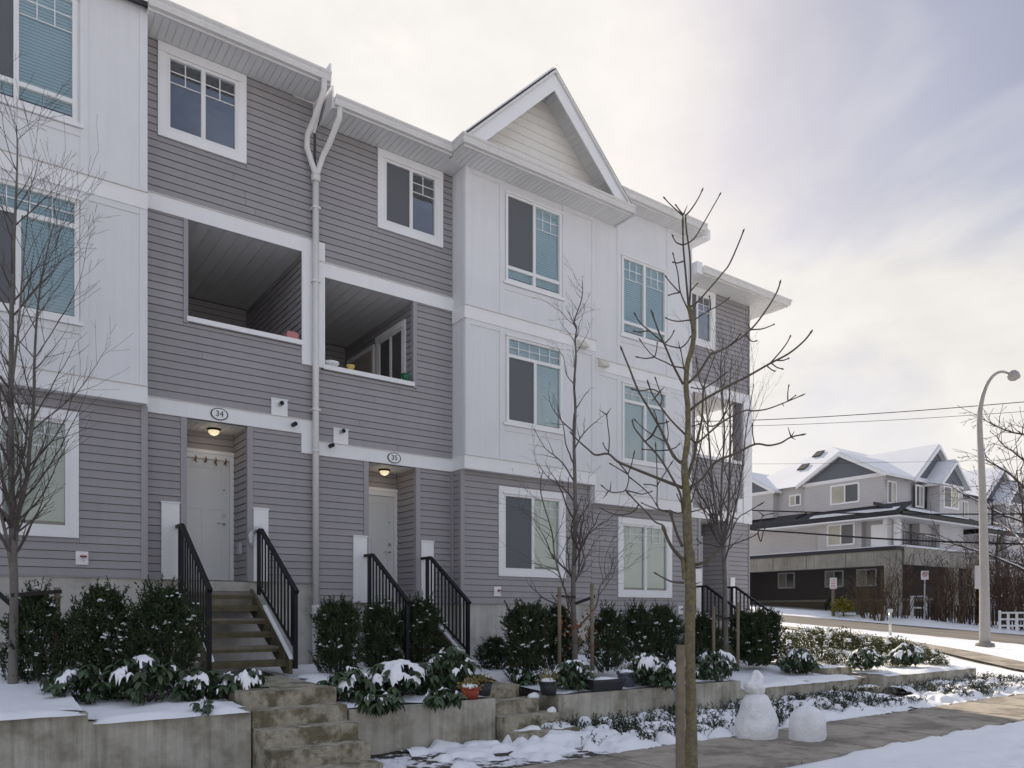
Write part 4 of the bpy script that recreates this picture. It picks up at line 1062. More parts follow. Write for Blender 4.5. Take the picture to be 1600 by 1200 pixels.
def yew_meshes(seed, profile):
    """Unit-size evergreen: foliage of needle sprigs, stem, snow bits. profile(h) gives the radius at height 0..1."""
    r = random.Random(seed); f = MB(); s = MB()
    n = 1150; tops = []
    for i in range(n):
        h = r.random()**0.8; a = r.uniform(0, 2*math.pi)
        R0 = profile(h)*(1+0.55*mn.noise(Vector((math.cos(a)*1.8+seed, math.sin(a)*1.8, h*3.0)))+0.5*mn.noise(Vector((math.cos(a)*4.2+seed, math.sin(a)*4.2, h*6.5))))
        q = R0*math.sqrt(r.uniform(0.12, 1.0))
        c = Vector((math.cos(a)*q, math.sin(a)*q, h*0.96+0.10*mn.noise(Vector((math.cos(a)*2*q, math.sin(a)*2*q, seed)))))
        d = (Vector((math.cos(a)*0.7, math.sin(a)*0.7, 0.75))+rdir(r)*0.55).normalized()
        L = r.uniform(0.08, 0.15); nk = 9
        if i % 14 == 0:
            L = r.uniform(0.2, 0.32); nk = 20; q = R0*0.8; c = Vector((math.cos(a)*q, math.sin(a)*q, h*0.94)); d = (Vector((math.cos(a)*0.4, math.sin(a)*0.4, 1.0))+rdir(r)*0.35).normalized()
        for k in range(nk):
            p = c+d*(L*k/nk); e = (d*0.55+rdir(r)).normalized(); w = d.cross(e).normalized()*0.0085
            ln = r.uniform(0.03, 0.055)
            i0 = len(f.v); f.v += [tuple(p-w), tuple(p+w), tuple(p+e*ln+w*0.3)]; f.f.append((i0, i0+1, i0+2)); f.sm.append(0)
            i0 = len(f.v); w2 = e.cross(w).normalized()*0.0085
            f.v += [tuple(p-w2), tuple(p+w2), tuple(p+e*ln)]; f.f.append((i0, i0+1, i0+2)); f.sm.append(0)
        if q > R0*0.72: tops.append(c+d*L*0.7)
    r.shuffle(tops)
    for c in tops[:34]:
        k = r.uniform(0.012, 0.034)
        for _ in range(r.randint(2, 5)): s.blob(c+Vector((r.uniform(-.03, .03), r.uniform(-.03, .03), r.uniform(-.015, .015))), k*r.uniform(0.5, 1.2), k*r.uniform(0.5, 1.2), k*0.35, seed=r.random()*50, amp=0.9, fr=2.2, nu=7, nv=4)
    st = MB()
    for i in range(5):
        a = i*1.3; st.tube([(0.02*math.cos(a), 0.02*math.sin(a), 0), (0.07*math.cos(a), 0.07*math.sin(a), 0.4), (0.13*math.cos(a), 0.13*math.sin(a), 0.78)], [0.02, 0.014, 0.005], 5)
    return [('foliage', f.mesh('foliage', YEW)), ('stem', st.mesh('stem', BARK)), ('snow', s.mesh('snow', SNOW))]
prof_bush = lambda h: 0.40*(min(1, (h+0.16)/0.4))**0.5*(1 if h < 0.55 else max(0.12, 1-((h-0.55)/0.5)**1.7))
prof_col = lambda h: 0.30*(min(1, (h+0.25)/0.4))**0.4*(1 if h < 0.82 else max(0.3, 1-((h-0.82)/0.2)**2*0.7))
YM = [yew_meshes(11, prof_bush), yew_meshes(23, prof_bush), yew_meshes(37, prof_col), yew_meshes(51, prof_bush)]
G_Y = 'dark evergreen shrubs along the foundation'
YEWS = [ # px centre, py base, py top, half width px, ground z, variant, label
 (58, 1070, 925, 52, -0.83, 0, 'dark evergreen shrub behind the staked tree at far left'),
 (163, 1072, 918, 58, -0.86, 1, 'dark upright evergreen directly right of the leaning wooden stake'),
 (256, 1072, 920, 60, -0.86, 3, 'dark bushy evergreen beside the left railing of door 34'),
 (528, 1062, 940, 34, -0.94, 2, 'dark evergreen right of the white downspout'),
 (596, 1050, 944, 38, -0.93, 0, 'dark evergreen in front of the left railing of door 35'),
 (655, 1046, 938, 42, -0.92, 3, 'dark evergreen in front of the right railing of door 35'),
 (773, 1048, 996, 30, -0.97, 1, 'small round evergreen by the bare concrete foundation'),
 (822, 1058, 945, 36, -0.98, 2, 'dark cone evergreen left of the staked slender tree'),
 (872, 1052, 948, 36, -0.97, 1, 'dark evergreen just behind the left stake of the slender tree'),
 (949, 1048, 952, 33, -0.97, 0, 'dark evergreen just right of the slender tree stakes'),
 (997, 1042, 948, 33, -0.96, 3, 'dark evergreen below the left half of the far ground floor window'),
 (1034, 1040, 946, 36, -0.96, 1, 'dark evergreen below the right half of the far ground floor window'),
 (1098, 1036, 962, 30, -1.0, 0, 'dark evergreen between mossy trunk and far railing'),
 (1172, 1040, 957, 30, -1.06, 2, 'column of dark evergreen left of its twin at the far stairs'),
 (1194, 1038, 955, 26, -1.06, 2, 'column of dark evergreen at the foot of the far stairs, nearest the road')]
for i, (px, pb, pt, hw, z, v, lb) in enumerate(YEWS):
    p = on_level(px, pb, z); d = p.x*SA+p.y*CA
    h = (HORIZON-pt)/FPX*d-z; w = hw/FPX*d
    base = 0.40 if v != 2 else 0.30
    mound_copy('evergreen_shrub', p, lb, 'shrub', G_Y, YM[v], (w/base*0.84, w/base*0.84, h*0.96), i*1.7)

# --- broad drooping leaves, each of the outer leaves an object of its own
def leaf_mesh(k):
    mb = MB(); n = 6; L = 1.0
    for j in range(n+1):
        t = j/n; w = 0.21*math.sin(math.pi*min(1, t*0.93+0.04))**0.8; z = -0.42*t*t+0.02*math.sin(9*t+k); x = t*(1-0.12*t)
        mb.v += [(x, -w, z+0.07*w*3), (x, 0, z), (x, w, z+0.07*w*3)]
    for j in range(n):
        for i in range(2): a = j*3+i; mb.f.append((a, a+3, a+4, a+1)); mb.sm.append(1)
    return mb.mesh('leaf', VIB)
LEAVES = [leaf_mesh(k) for k in range(3)]
def viburnum(loc, rx, ry, h, label, seed, n_cl=16, leaf=0.115, snow=0.5, dark=True):
    r = random.Random(seed); rx, ry, h, leaf, n_cl = rx*1.16, ry*1.12, h*1.15, leaf*1.1, int(n_cl*1.15)
    o = thing('broadleaf_shrub', loc, label, 'shrub', 'low broad-leaved shrubs with snow')
    inner = MB(); sn = MB(); st = MB(); L0 = Vector(loc)
    for c in range(n_cl):
        a = 2*math.pi*c*0.381966+r.uniform(-0.3, 0.3); q = math.sqrt((c+0.4)/n_cl)
        top = Vector((math.cos(a)*q*rx, math.sin(a)*q*ry, h*(1-0.62*q*q)*r.uniform(0.82, 1.12)))
        st.tube([tuple(L0+Vector((top.x*0.2, top.y*0.2, 0))), tuple(L0+Vector((top.x*0.7, top.y*0.7, top.z*0.6))), tuple(L0+top)], [0.008, 0.006, 0.004], 4)
        nl = r.randint(7, 9)
        for k in range(nl):
            az = 2*math.pi*k/nl+r.uniform(-0.3, 0.3); pit = r.uniform(-0.15, 0.75)
            ob = bpy.data.objects.new('leaf', LEAVES[r.randrange(3)])
            ob.location = top; s = leaf*r.uniform(0.8, 1.25); ob.scale = (s, s, s)
            ob.rotation_euler = (r.uniform(-0.3, 0.3), pit, az)
            COL.objects.link(ob); ob.parent = o
        for k in range(10):
            d = rdir(r, -0.4); leaf_quad(inner, L0+top*r.uniform(0.5, 0.95)+Vector((0, 0, -0.02)), Vector((d.x, d.y, -0.3)), Vector((0, 0, 1)), leaf, leaf*0.4, 0.4)
    thr = 0.46-0.56*snow; N = 46
    def hz(u, v): return h*(1.03-0.60*min(1.25, u*u+v*v))+0.05*mn.noise(Vector((u*3+seed, v*3, 1)))+0.02*mn.noise(Vector((u*9+seed, v*9, 2)))
    def mk(u, v): return mn.noise(Vector((u*1.9+seed*2.7, v*1.9, 7)))+0.55*mn.noise(Vector((u*4.2+seed, v*4.2, 3)))+0.25*mn.noise(Vector((u*9+seed, v*9, 3)))-1.6*max(0, u*u+v*v-0.62)-thr
    idx = {}
    for j in range(N+1):
        for i in range(N+1):
            u, v = -1.12+2.24*i/N, -1.12+2.24*j/N; m_ = mk(u, v)
            if m_ > -0.10:
                idx[i, j] = len(sn.v); e = max(0.0, min(1.0, (m_+0.02)/0.16))
                sn.v.append(tuple(L0+Vector((u*rx, v*ry, hz(u, v)-0.055+0.065*math.sqrt(e)))))
    for j in range(N):
        for i in range(N):
            q = [(i, j), (i+1, j), (i+1, j+1), (i, j+1)]
            if all(c_ in idx for c_ in q): sn.f.append(tuple(idx[c_] for c_ in q)); sn.sm.append(1)
    tag(inner.build('inner_foliage', VIB, o), kind='stuff'); st.build('stem', BARK, o)
    if sn.f: tag(sn.build('snow', SNOW, o), kind='stuff')
    return o
def V(px, py, z): return on_level(px, py, z)
viburnum(V(228, 1098, -0.99), 0.42, 0.36, 0.44, 'snow capped broad-leaved shrub in the middle of the left planter', 1, 20)
viburnum(V(128, 1098, -0.96), 0.36, 0.30, 0.32, 'broad-leaved shrub at the foot of the leaning wooden stake', 2, 14, snow=0.3)
viburnum(V(322, 1094, -0.99), 0.30, 0.30, 0.30, 'broad-leaved shrub below the left railing of door 34', 3, 13)
viburnum(V(380, 1090, -0.98), 0.26, 0.26, 0.30, 'broad-leaved shrub spilling over the steps below door 34', 4, 11)
viburnum(V(318, 1112, -1.0), 0.13, 0.10, 0.10, 'tiny leafy sprig in the snow on the left planter', 5, 4, leaf=0.07, snow=0)
viburnum(V(545, 1096, -1.08), 0.34, 0.30, 0.34, 'broad-leaved shrub drooping left of the middle planter', 6, 16, leaf=0.13)
viburnum(V(622, 1090, -1.08), 0.42, 0.34, 0.40, 'snowiest broad-leaved shrub in the middle planter', 7, 20, leaf=0.13, snow=0.9)
viburnum(V(700, 1084, -1.08), 0.42, 0.34, 0.50, 'tallest broad-leaved shrub behind the red pot', 8, 20, leaf=0.14, snow=0.4)
viburnum(V(592, 1106, -1.09), 0.22, 0.14, 0.14, 'leaves hanging over the front of the middle planter', 9, 8, leaf=0.14, snow=0.2)
viburnum(V(690, 1099, -1.09), 0.24, 0.14, 0.16, 'leaves hanging over the wall just left of the red pot', 10, 8, leaf=0.14, snow=0.2)
viburnum(V(818, 1072, -1.10), 0.22, 0.22, 0.22, 'small broad-leaved shrub left of the charcoal round pot', 11, 8)
viburnum(V(895, 1078, -1.11), 0.34, 0.26, 0.36, 'broad-leaved shrub between round pot and long trough', 12, 15)
viburnum(V(1010, 1072, -1.12), 0.36, 0.32, 0.42, 'snowy broad-leaved shrub right of the slate blue pot', 13, 18, snow=0.8)
viburnum(V(1045, 1075, -1.12), 0.30, 0.28, 0.34, 'broad-leaved shrub just left of the broken stake', 14, 12)
viburnum(V(1118, 1062, -1.14), 0.40, 0.34, 0.44, 'snow streaked broad-leaved shrub right of the mossy trunk', 15, 16)
viburnum(V(1098, 1066, -1.15), 0.26, 0.24, 0.34, 'brownish broad-leaved shrub hugging the mossy trunk', 16, 10, snow=0.1)
viburnum(V(1250, 1052, -1.2), 0.42, 0.30, 0.40, 'lone broad-leaved shrub on the snow behind the snowman', 17, 16, leaf=0.13, snow=0.3)
viburnum(V(1352, 1046, -1.2), 0.42, 0.30, 0.38, 'snowy broad-leaved shrub by the right steps', 18, 16, leaf=0.13, snow=0.7)
viburnum(V(1418, 1040, -1.2), 0.46, 0.34, 0.40, 'snowy broad-leaved shrub at the end of the right planter', 19, 16, leaf=0.13, snow=0.8)

# --- olive sunlit mounds near the road
def mound_meshes(seed):
    r = random.Random(seed); f = MB(); s = MB()
    for i in range(1500):
        d = rdir(r, -0.1); q = r.uniform(0.6, 1.0)*(1+0.35*mn.noise(d*2.2+Vector((seed, 0, 0))))
        c = Vector((d.x*q, d.y*q, d.z*q)); leaf_quad(f, c, (d+rdir(r)*0.9), rdir(r), r.uniform(0.08, 0.15), 0.065, 0.15)
    for i in range(14):
        d = rdir(r, 0.35); k = r.uniform(0.05, 0.13)
        for _ in range(3): s.blob(d*0.97+rdir(r)*0.09, k*r.uniform(.6, 1.3), k*r.uniform(.6, 1.3), k*0.4, seed=i+seed+_, amp=0.9, nu=8, nv=5)
    st = MB()
    for i in range(9):
        a = i*0.7; st.tube([(0, 0, 0), (0.45*math.cos(a), 0.45*math.sin(a), 0.55), (0.7*math.cos(a), 0.7*math.sin(a), 0.75)], [0.03, 0.02, 0.008], 4)
    return [('foliage', f.mesh('foliage', BOX)), ('stem', st.mesh('stem', BARK)), ('snow', s.mesh('snow', SNOW))]
MM = [mound_meshes(3), mound_meshes(8), mound_meshes(14)]
places = ['at the foot of the column evergreen', 'second from the column evergreen', 'third from the column evergreen', 'fourth from the column evergreen', 'in the middle of the row', 'just before the lone bollard', 'under the lone bollard',
          'past the lone bollard', 'next to last toward the lamp post', 'last toward the lamp post']
for i, (px, py, hw, ht, z) in enumerate([(1228, 1018, 26, 30, -0.98), (1258, 1010, 26, 28, -0.95), (1287, 1012, 28, 30, -0.98), (1318, 1016, 28, 30, -1.02), (1350, 1018, 28, 26, -1.05),
                                         (1378, 1022, 28, 26, -1.08), (1405, 1024, 26, 25, -1.1), (1428, 1030, 26, 24, -1.14), (1452, 1034, 22, 20, -1.16), (1468, 1038, 14, 10, -1.18)]):
    p = on_level(px, py, z); d = p.x*SA+p.y*CA
    mound_copy('olive_shrub', p, 'low sunlit olive shrub in the back row, '+places[i], 'shrub', 'back row of sunlit olive shrubs', MM[i % 3], (hw/FPX*d*1.1, hw/FPX*d*1.0, ht/FPX*d*1.05), i*2.1)
for i, (px, py, hw, ht, z, lb) in enumerate([(1236, 1036, 22, 26, -1.08, 'low olive shrub in the front row against the column evergreen'), (1282, 1034, 24, 24, -1.1, 'low olive shrub in the front row behind the lone broad-leaved shrub'), (1310, 1036, 20, 22, -1.14, 'bright green low shrub in the front row behind the right steps'), (1395, 1038, 24, 20, -1.18, 'low olive shrub behind the snowiest right planter')]):
    p = on_level(px, py, z); d = p.x*SA+p.y*CA
    mound_copy('olive_shrub', p, lb, 'shrub', 'front row of olive shrubs', MM[(i+1) % 3], (hw/FPX*d*1.1, hw/FPX*d, ht/FPX*d*1.05), i*1.1)

# --- ground cover with lying snow along the sidewalk
gc = MB(); gs = MB(); r = random.Random(77)
for i in range(3600):
    x = r.uniform(6.2, 19.5); y = r.uniform(6.62, 8.02)
    if 14.1 < x < 15.1: continue
    dens = mn.noise(Vector((x*1.3, y*1.3, 5)))
    if dens < -0.12: continue
    hgt = 0.13+0.13*max(0, dens)+0.06*ss(6.6, 7.6, y)
    b = Vector((x, y, -1.62)); tip = b+Vector((r.uniform(-.14, .14), r.uniform(-.14, .14), hgt*r.uniform(0.6, 1.3)))
    gc.tube([tuple(b), tuple(tip)], [0.004, 0.002], 3, cap=False)
    for k in range(7):
        p = b.lerp(tip, 0.35+0.65*k/7); leaf_quad(gc, p, Vector((r.uniform(-1, 1), r.uniform(-1, 1), 0.5)), rdir(r, 0), r.uniform(0.03, 0.055), 0.018, 0.2)
tag(gc.build('ground_cover', GCOV), 'low leafy ground cover poking through the snow', None, None, 'stuff')
nx, ny = 460, 48; idx = {}
for j in range(ny+1):
    for i in range(nx+1):
        x, y = 4.2+15.7*i/nx, 6.46+1.60*j/ny
        if 14.1 < x < 15.1 and y > 7.2: continue
        dens = mn.noise(Vector((x*1.3, y*1.3, 5)))
        m_ = 0.17+0.55*mn.noise(Vector((x*2.6, y*2.6, 9)))+0.34*mn.noise(Vector((x*6, y*6, 4)))-0.25*max(0, dens)
        if m_ > -0.12:
            e = ss(-0.10, 0.34, m_)
            idx[i, j] = len(gs.v); gs.v.append((x, y, -1.665-0.12*(1-ss(4.4, 6.6, x))+0.05*e+(0.10+0.12*max(-0.3, dens)+0.05*ss(6.6, 7.6, y))*ss(6.47, 6.75, y)*(0.25+0.75*e)+0.02*mn.noise(Vector((x*5, y*5, 1)))))
for j in range(ny):
    for i in range(nx):
        q = [(i, j), (i+1, j), (i+1, j+1), (i, j+1)]
        if all(c_ in idx for c_ in q): gs.f.append(tuple(idx[c_] for c_ in q)); gs.sm.append(1)
tag(gs.build('snow_patches', SNOW), kind='stuff')
mb = grid_sheet(lin(-5, 21, 130), lin(6.49, 8.08, 14), lambda x, y: -1.635, amp=0.02, fr=3)
struct('garden_bed', mb, SOILSN)
# ------------------------------------------------------------------ bare trees
MOSSB = mat('mossy_ash_bark', (0.185, 0.155, 0.10), 0.9, 0.4, 22.0, bump=0.9, bscale=60, col2=(0.215, 0.19, 0.075), mix=(0.48, 0.66), mscale=16.0)
ASHT = mat('grey_brown_twig', (0.085, 0.068, 0.058), 0.8, 0.25, 15.0)
GREYB = mat('grey_smooth_bark', (0.17, 0.155, 0.14), 0.85, 0.3, 12.0, bump=0.4, bscale=50, col2=(0.10, 0.09, 0.075), mix=(0.45, 0.65), mscale=6.0)
TWIG = mat('dark_fine_twig', (0.10, 0.08, 0.075), 0.85, 0.2, 15.0)
STAKE = mat('weathered_stake', (0.20, 0.165, 0.115), 0.9, 0.3, 9.0, bump=0.3, bscale=50)
STRAP = mat('dark_tree_tie', (0.03, 0.025, 0.022), 0.8, 0.2)

def smooth(pts, n=3):
    """Catmull-Rom through the points."""
    P = [Vector(p) for p in pts]
    if len(P) < 3: return P
    out = []
    for i in range(len(P)-1):
        p0, p1, p2, p3 = P[max(i-1, 0)], P[i], P[i+1], P[min(i+2, len(P)-1)]
        for k in range(n):
            t = k/n; out.append(0.5*((2*p1)+(p2-p0)*t+(2*p0-5*p1+4*p2-p3)*t*t+(3*p1-p0-3*p2+p3)*t**3))
    return out+[P[-1]]

# --- the ash in the boulevard, limb by limb
def ash():
    D0 = 6.8; pxm = D0/FPX; placed = []
    r = random.Random(3)
    trunk, limbs, twigs = MB(), MB(), MB()
    def put(mb, pts, w0, w1, slope=None, bud=True, sides=6):
        if placed:
            s = min(placed, key=lambda q: (q[0]-pts[0][0])**2+(q[1]-pts[0][1])**2); d = s[2]
        else: d = D0
        if slope is None: slope = r.choice((-1, 1))*r.uniform(0.2, 0.75)
        out = []; acc = 0
        for i, p in enumerate(pts):
            if i: acc += math.hypot(p[0]-pts[i-1][0], p[1]-pts[i-1][1])
            dd = d+slope*acc*pxm; placed.append((p[0], p[1], dd)); out.append((p[0], p[1], dd))
        sm = smooth(out, 4); n = len(sm)
        for q in sm: placed.append((q.x, q.y, q.z))
        rad = [(w0+(w1-w0)*(i/(n-1))**0.85)/2*pxm*(1+0.06*mn.noise(Vector((i*1.3, w0, 2)))) for i in range(n)]
        if bud:
            rad[-1] *= 0.45
            if n > 4: rad[-2] = max(rad[-2]*1.45, 0.0075)
        mb.tube([at_depth(q.x, q.y, q.z) for q in sm], rad, sides)
    T = [(1080, 1265), (1080, 1133), (1079, 1060), (1078, 1000), (1078, 930), (1077, 880), (1074, 830), (1073, 780), (1070, 740), (1070, 718), (1074, 690), (1075, 640), (1072, 605), (1074, 570), (1081, 545), (1084, 520), (1080, 495), (1076, 478)]
    sm = smooth([(a, b, 0) for a, b in T], 5); n = len(sm)
    def wpx(y): return 19 if y > 1150 else 15+(y-1000)/150*3 if y > 1000 else 14+(y-800)/200*2 if y > 800 else 10+(y-720)/80*4 if y > 720 else 7+(y-480)/240*2.2
    trunk.tube([at_depth(q.x, q.y, D0) for q in sm], [wpx(q.y)/2*pxm*(1+0.13*mn.noise(Vector((0, q.y*0.045, 1)))+0.05*mn.noise(Vector((0, q.y*0.17, 5)))) for q in sm], 12)
    for q in sm: placed.append((q.x, q.y, D0))
    put(trunk, [(1084, 960), (1084, 920), (1083, 880), (1082, 861)], 8, 6.5, 0.1, False, 8)
    put(trunk, [(1070, 905), (1068, 885), (1066, 870)], 8, 6, -0.1, False, 8)
    put(trunk, [(1071, 730), (1066, 722), (1063, 722)], 8, 5, 0.2, False, 7)
    M = [ # main limbs: points, start width, end width
     ([(1076, 480), (1072, 435), (1067.5, 382), (1067, 337)], 3.8, 2.6), ([(1077, 478), (1079, 447), (1078, 400), (1072.5, 360), (1071, 337)], 3.6, 2.2),
     ([(1075, 745), (1085, 712), (1089, 690), (1096, 659), (1098, 630), (1099, 608)], 6.0, 3.0),
     ([(1067, 600), (1052, 571), (1039, 540), (1029, 518), (1017, 483)], 4.2, 2.4),
     ([(1076, 598), (1092, 582), (1110, 554), (1118, 551), (1140, 540), (1172, 516), (1196, 486), (1214, 456), (1220, 437)], 4.6, 2.2),
     ([(1077, 642), (1099, 625), (1142, 601), (1168, 588), (1203, 568), (1233, 552), (1257, 532), (1270, 515)], 4.4, 2.2),
     ([(1063, 723), (1052, 712), (1041, 690), (1028, 663), (1010, 632), (997, 610), (984, 577), (977, 560), (969, 540)], 5.0, 2.6),
     ([(1066, 762), (1030, 748), (990, 732), (965, 721), (950, 709), (931, 711), (920, 703), (902, 687), (890, 674)], 5.6, 2.2),
     ([(1067, 800), (1063, 772), (1053, 752), (1037, 725), (1024, 707), (1008, 690), (991, 668), (988, 655)], 4.4, 2.2),
     ([(1066, 874), (1052, 858), (1043, 842), (1035, 820)], 6.2, 4.6), ([(1066, 853), (1060, 840), (1053, 820), (1047, 797)], 5.0, 4.2),
     ([(1085, 883), (1105, 877), (1117, 865), (1127, 855)], 5.2, 4.0),
     ([(1077, 762), (1097, 748), (1118, 722), (1151, 708), (1180, 694), (1201, 696), (1220, 692), (1236, 683), (1260, 678)], 4.4, 2.0),
     ([(1088, 692), (1070, 678), (1048, 656), (1032, 635), (1019, 615), (1011, 593)], 3.6, 2.2),
     ([(1090, 692), (1096, 687), (1125, 662), (1147, 649), (1166, 641), (1177, 642), (1199, 639), (1231, 627), (1259, 615)], 3.8, 1.9),
     ([(1077, 478), (1085, 476), (1105, 455), (1128, 428), (1140, 412), (1155, 378), (1163, 357)], 3.4, 2.2),
     ([(1076, 775), (1083, 755), (1087, 737), (1090, 715), (1096, 690), (1099, 662)], 3.6, 2.0),
     ([(1035, 820), (1023, 815), (1010, 800), (998, 788), (977, 766)], 2.8, 2.6), ([(1068, 911), (1050, 909), (1035, 902), (1021, 894)], 3.4, 2.0)]
    for p, a, b in M: put(limbs, p, a, b)
    S = [ # twigs with fat end buds
     [(1067, 337), (1058, 329), (1046, 318), (1036, 307)], [(1071, 337), (1080, 327), (1091, 310), (1099, 293)], [(1067, 335), (1060, 326), (1055, 319)], [(1068, 335), (1074, 321)],
     [(1067, 383), (1078, 378), (1088, 368), (1102, 344), (1117, 318), (1127, 300)], [(1067, 383), (1056, 378), (1050, 366)], [(1068, 408), (1058, 411), (1050, 409)],
     [(1074, 482), (1063, 456), (1059, 426), (1054, 406), (1051, 394)], [(1062, 457), (1047, 441), (1039, 430)], [(1062, 457), (1052, 459), (1043, 462)], [(1078, 456), (1086, 447), (1091, 442)],
     [(1078, 500), (1060, 502), (1048, 500), (1039, 496)], [(1082, 502), (1095, 493), (1110, 484), (1125, 476), (1141, 464)], [(1110, 484), (1110, 472), (1108, 461)],
     [(1038, 537), (1015, 517), (1000, 504), (990, 487)], [(1013, 516), (1000, 519), (988, 517)], [(1038, 537), (1048, 527), (1054, 515)],
     [(1069, 575), (1052, 572), (1040, 566), (1023, 558), (1010, 545), (998, 528)], [(1023, 558), (1008, 560), (992, 557)], [(1023, 558), (1026, 546), (1027, 533)],
     [(1069, 578), (1066, 560), (1063, 544)], [(1063, 544), (1048, 541), (1037, 537)], [(1063, 544), (1073, 536), (1080, 524)], [(1062, 544), (1060, 533)],
     [(1140, 540), (1150, 531), (1158, 520)], [(1173, 515), (1190, 514), (1202, 510), (1211, 506)], [(1173, 515), (1167, 504)], [(1165, 522), (1174, 533), (1184, 532)],
     [(1203, 568), (1219, 550), (1230, 535), (1236, 523)], [(1213, 563), (1224, 563), (1234, 559)], [(1206, 568), (1214, 574), (1225, 577)], [(1199, 572), (1206, 578), (1212, 580)],
     [(1099, 608), (1120, 594), (1138, 580)], [(1099, 608), (1092, 590), (1087, 556)], [(1099, 608), (1088, 607), (1079, 605)], [(1099, 606), (1108, 580), (1117, 555)],
     [(1032, 634), (1034, 620), (1028, 603), (1023, 588)], [(1030, 613), (1018, 608), (1000, 611), (985, 607)], [(1030, 613), (1039, 604)], [(1030, 613), (1024, 621), (1019, 626)],
     [(1231, 627), (1231, 613), (1233, 600)], [(1231, 627), (1239, 621), (1244, 617)], [(1222, 630), (1225, 635)],
     [(1097, 647), (1103, 661), (1112, 666), (1125, 659), (1140, 636), (1148, 628)], [(1125, 659), (1134, 642), (1139, 622)], [(1097, 660), (1089, 664), (1080, 666)],
     [(1041, 691), (1022, 681), (1005, 669), (989, 653)], [(1028, 663), (1020, 680), (1012, 687), (1004, 690)], [(1028, 664), (1025, 650), (1021, 640)], [(1046, 703), (1030, 704), (1015, 703), (1002, 702)], [(1046, 703), (1056, 699), (1063, 692)],
     [(1042, 691), (1044, 676), (1041, 655)], [(1028, 662), (1038, 661), (1046, 658)],
     [(951, 708), (952, 685), (949, 660), (948, 648)], [(948, 648), (936, 640)], [(948, 648), (955, 637)], [(951, 706), (945, 699), (942, 691)],
     [(966, 722), (981, 741), (982, 752), (977, 766), (967, 769), (953, 768), (938, 757)], [(953, 768), (955, 752)], [(950, 768), (943, 779)], [(981, 741), (966, 732), (951, 723)],
     [(981, 741), (986, 728), (992, 703)], [(977, 766), (990, 769), (1002, 772), (1012, 770), (1020, 767)], [(983, 745), (1003, 761), (1017, 775), (1028, 793)], [(998, 788), (990, 799), (975, 804), (955, 802), (937, 793)],
     [(1008, 690), (1018, 680), (1027, 664)], [(1045, 798), (1028, 793), (1027, 760), (1026, 720), (1024, 690)], [(1027, 760), (1016, 757), (1005, 757)], [(1027, 758), (1038, 741), (1052, 719)],
     [(1045, 800), (1028, 796), (1012, 790), (1001, 785)], [(1046, 797), (1058, 802), (1067, 800)], [(1127, 855), (1110, 851), (1095, 848), (1088, 841)], [(1095, 848), (1089, 853)],
     [(1127, 855), (1138, 853), (1165, 843), (1184, 833), (1187, 818), (1193, 806), (1210, 802)], [(1193, 806), (1183, 797)], [(1184, 833), (1189, 846), (1193, 830), (1201, 818)],
     [(1128, 853), (1141, 834), (1153, 810), (1166, 801), (1195, 784)], [(1153, 811), (1144, 808), (1138, 802)], [(1085, 887), (1096, 886), (1107, 882)],
     [(1179, 694), (1176, 677), (1176, 660)], [(1236, 683), (1231, 667)], [(1236, 683), (1241, 674)], [(1236, 683), (1243, 687)], [(1118, 722), (1126, 716), (1132, 713)],
     [(1067, 790), (1061, 780), (1057, 771)], [(1078, 790), (1083, 776), (1087, 762)], [(1085, 913), (1096, 909)], [(1078, 800), (1095, 796), (1120, 786)]]
    for p in S: put(twigs, p, 2.3, 1.5)
    base = at_depth(1080, 1133, D0); base.z = -1.66
    t = thing('bare_tree', base, 'bare young ash with moss on its trunk in the foreground', 'tree', 'bare deciduous trees')
    trunk.build('trunk', MOSSB, t); limbs.build('limbs', MOSSB2, t); tag(twigs.build('twigs', ASHT, t), kind='stuff')
MOSSB2 = mat('brown_ash_limb', (0.12, 0.10, 0.075), 0.85, 0.3, 14.0, col2=(0.115, 0.10, 0.05), mix=(0.55, 0.75), mscale=9.0)
ash()
b = at_depth(1063, 1133, 6.55); t = MB()
t.tube([(b.x, b.y, -1.66), (b.x, b.y, -0.6), (b.x+0.004, b.y, -0.275)], [0.042, 0.04, 0.038], 10)
solo('tree_stake', t, STAKE, 'short broken stake standing beside the mossy trunk', 'stake', 'wooden tree stakes')

# --- generated bare trees: leaders given, twigs grown
def grow(mb, p, d, L, r0, lvl, rr, P):
    n = max(3, int(L/P['seg'])); q = Vector(p); pts = [q.copy()]; rad = [r0]; dd = d.normalized(); out = []
    for k in range(n):
        dd = (dd+rdir(rr)*P['wander']+Vector((0, 0, P['up']))).normalized()
        q = q+dd*(L/n); pts.append(q.copy()); rad.append(max(P['rmin'], r0*(1-0.8*(k+1)/n))); out.append((q.copy(), dd.copy(), rad[-1], (k+1)/n))
    mb.tube(pts, rad, 5 if lvl == 0 else 4 if r0 > 0.006 else 3, cap=False)
    if lvl >= P['levels']: return
    for q, dd, ra, t in out[:-1] if lvl else out:
        if t < P['bare'] or rr.random() > P['dens'][lvl]: continue
        for _ in range(P.get('per', 1)):
            ax = dd.orthogonal().normalized(); ax.rotate(Matrix.Rotation(rr.uniform(0, 6.283), 3, dd))
            nd = (dd*math.cos(P['ang'])+ax*math.sin(P['ang'])).normalized()
            grow(mb, q, nd, L*P['ratio']*rr.uniform(0.5, 1.1)*(1.15-0.6*t), max(P['rmin'], ra*0.7), lvl+1, rr, P)
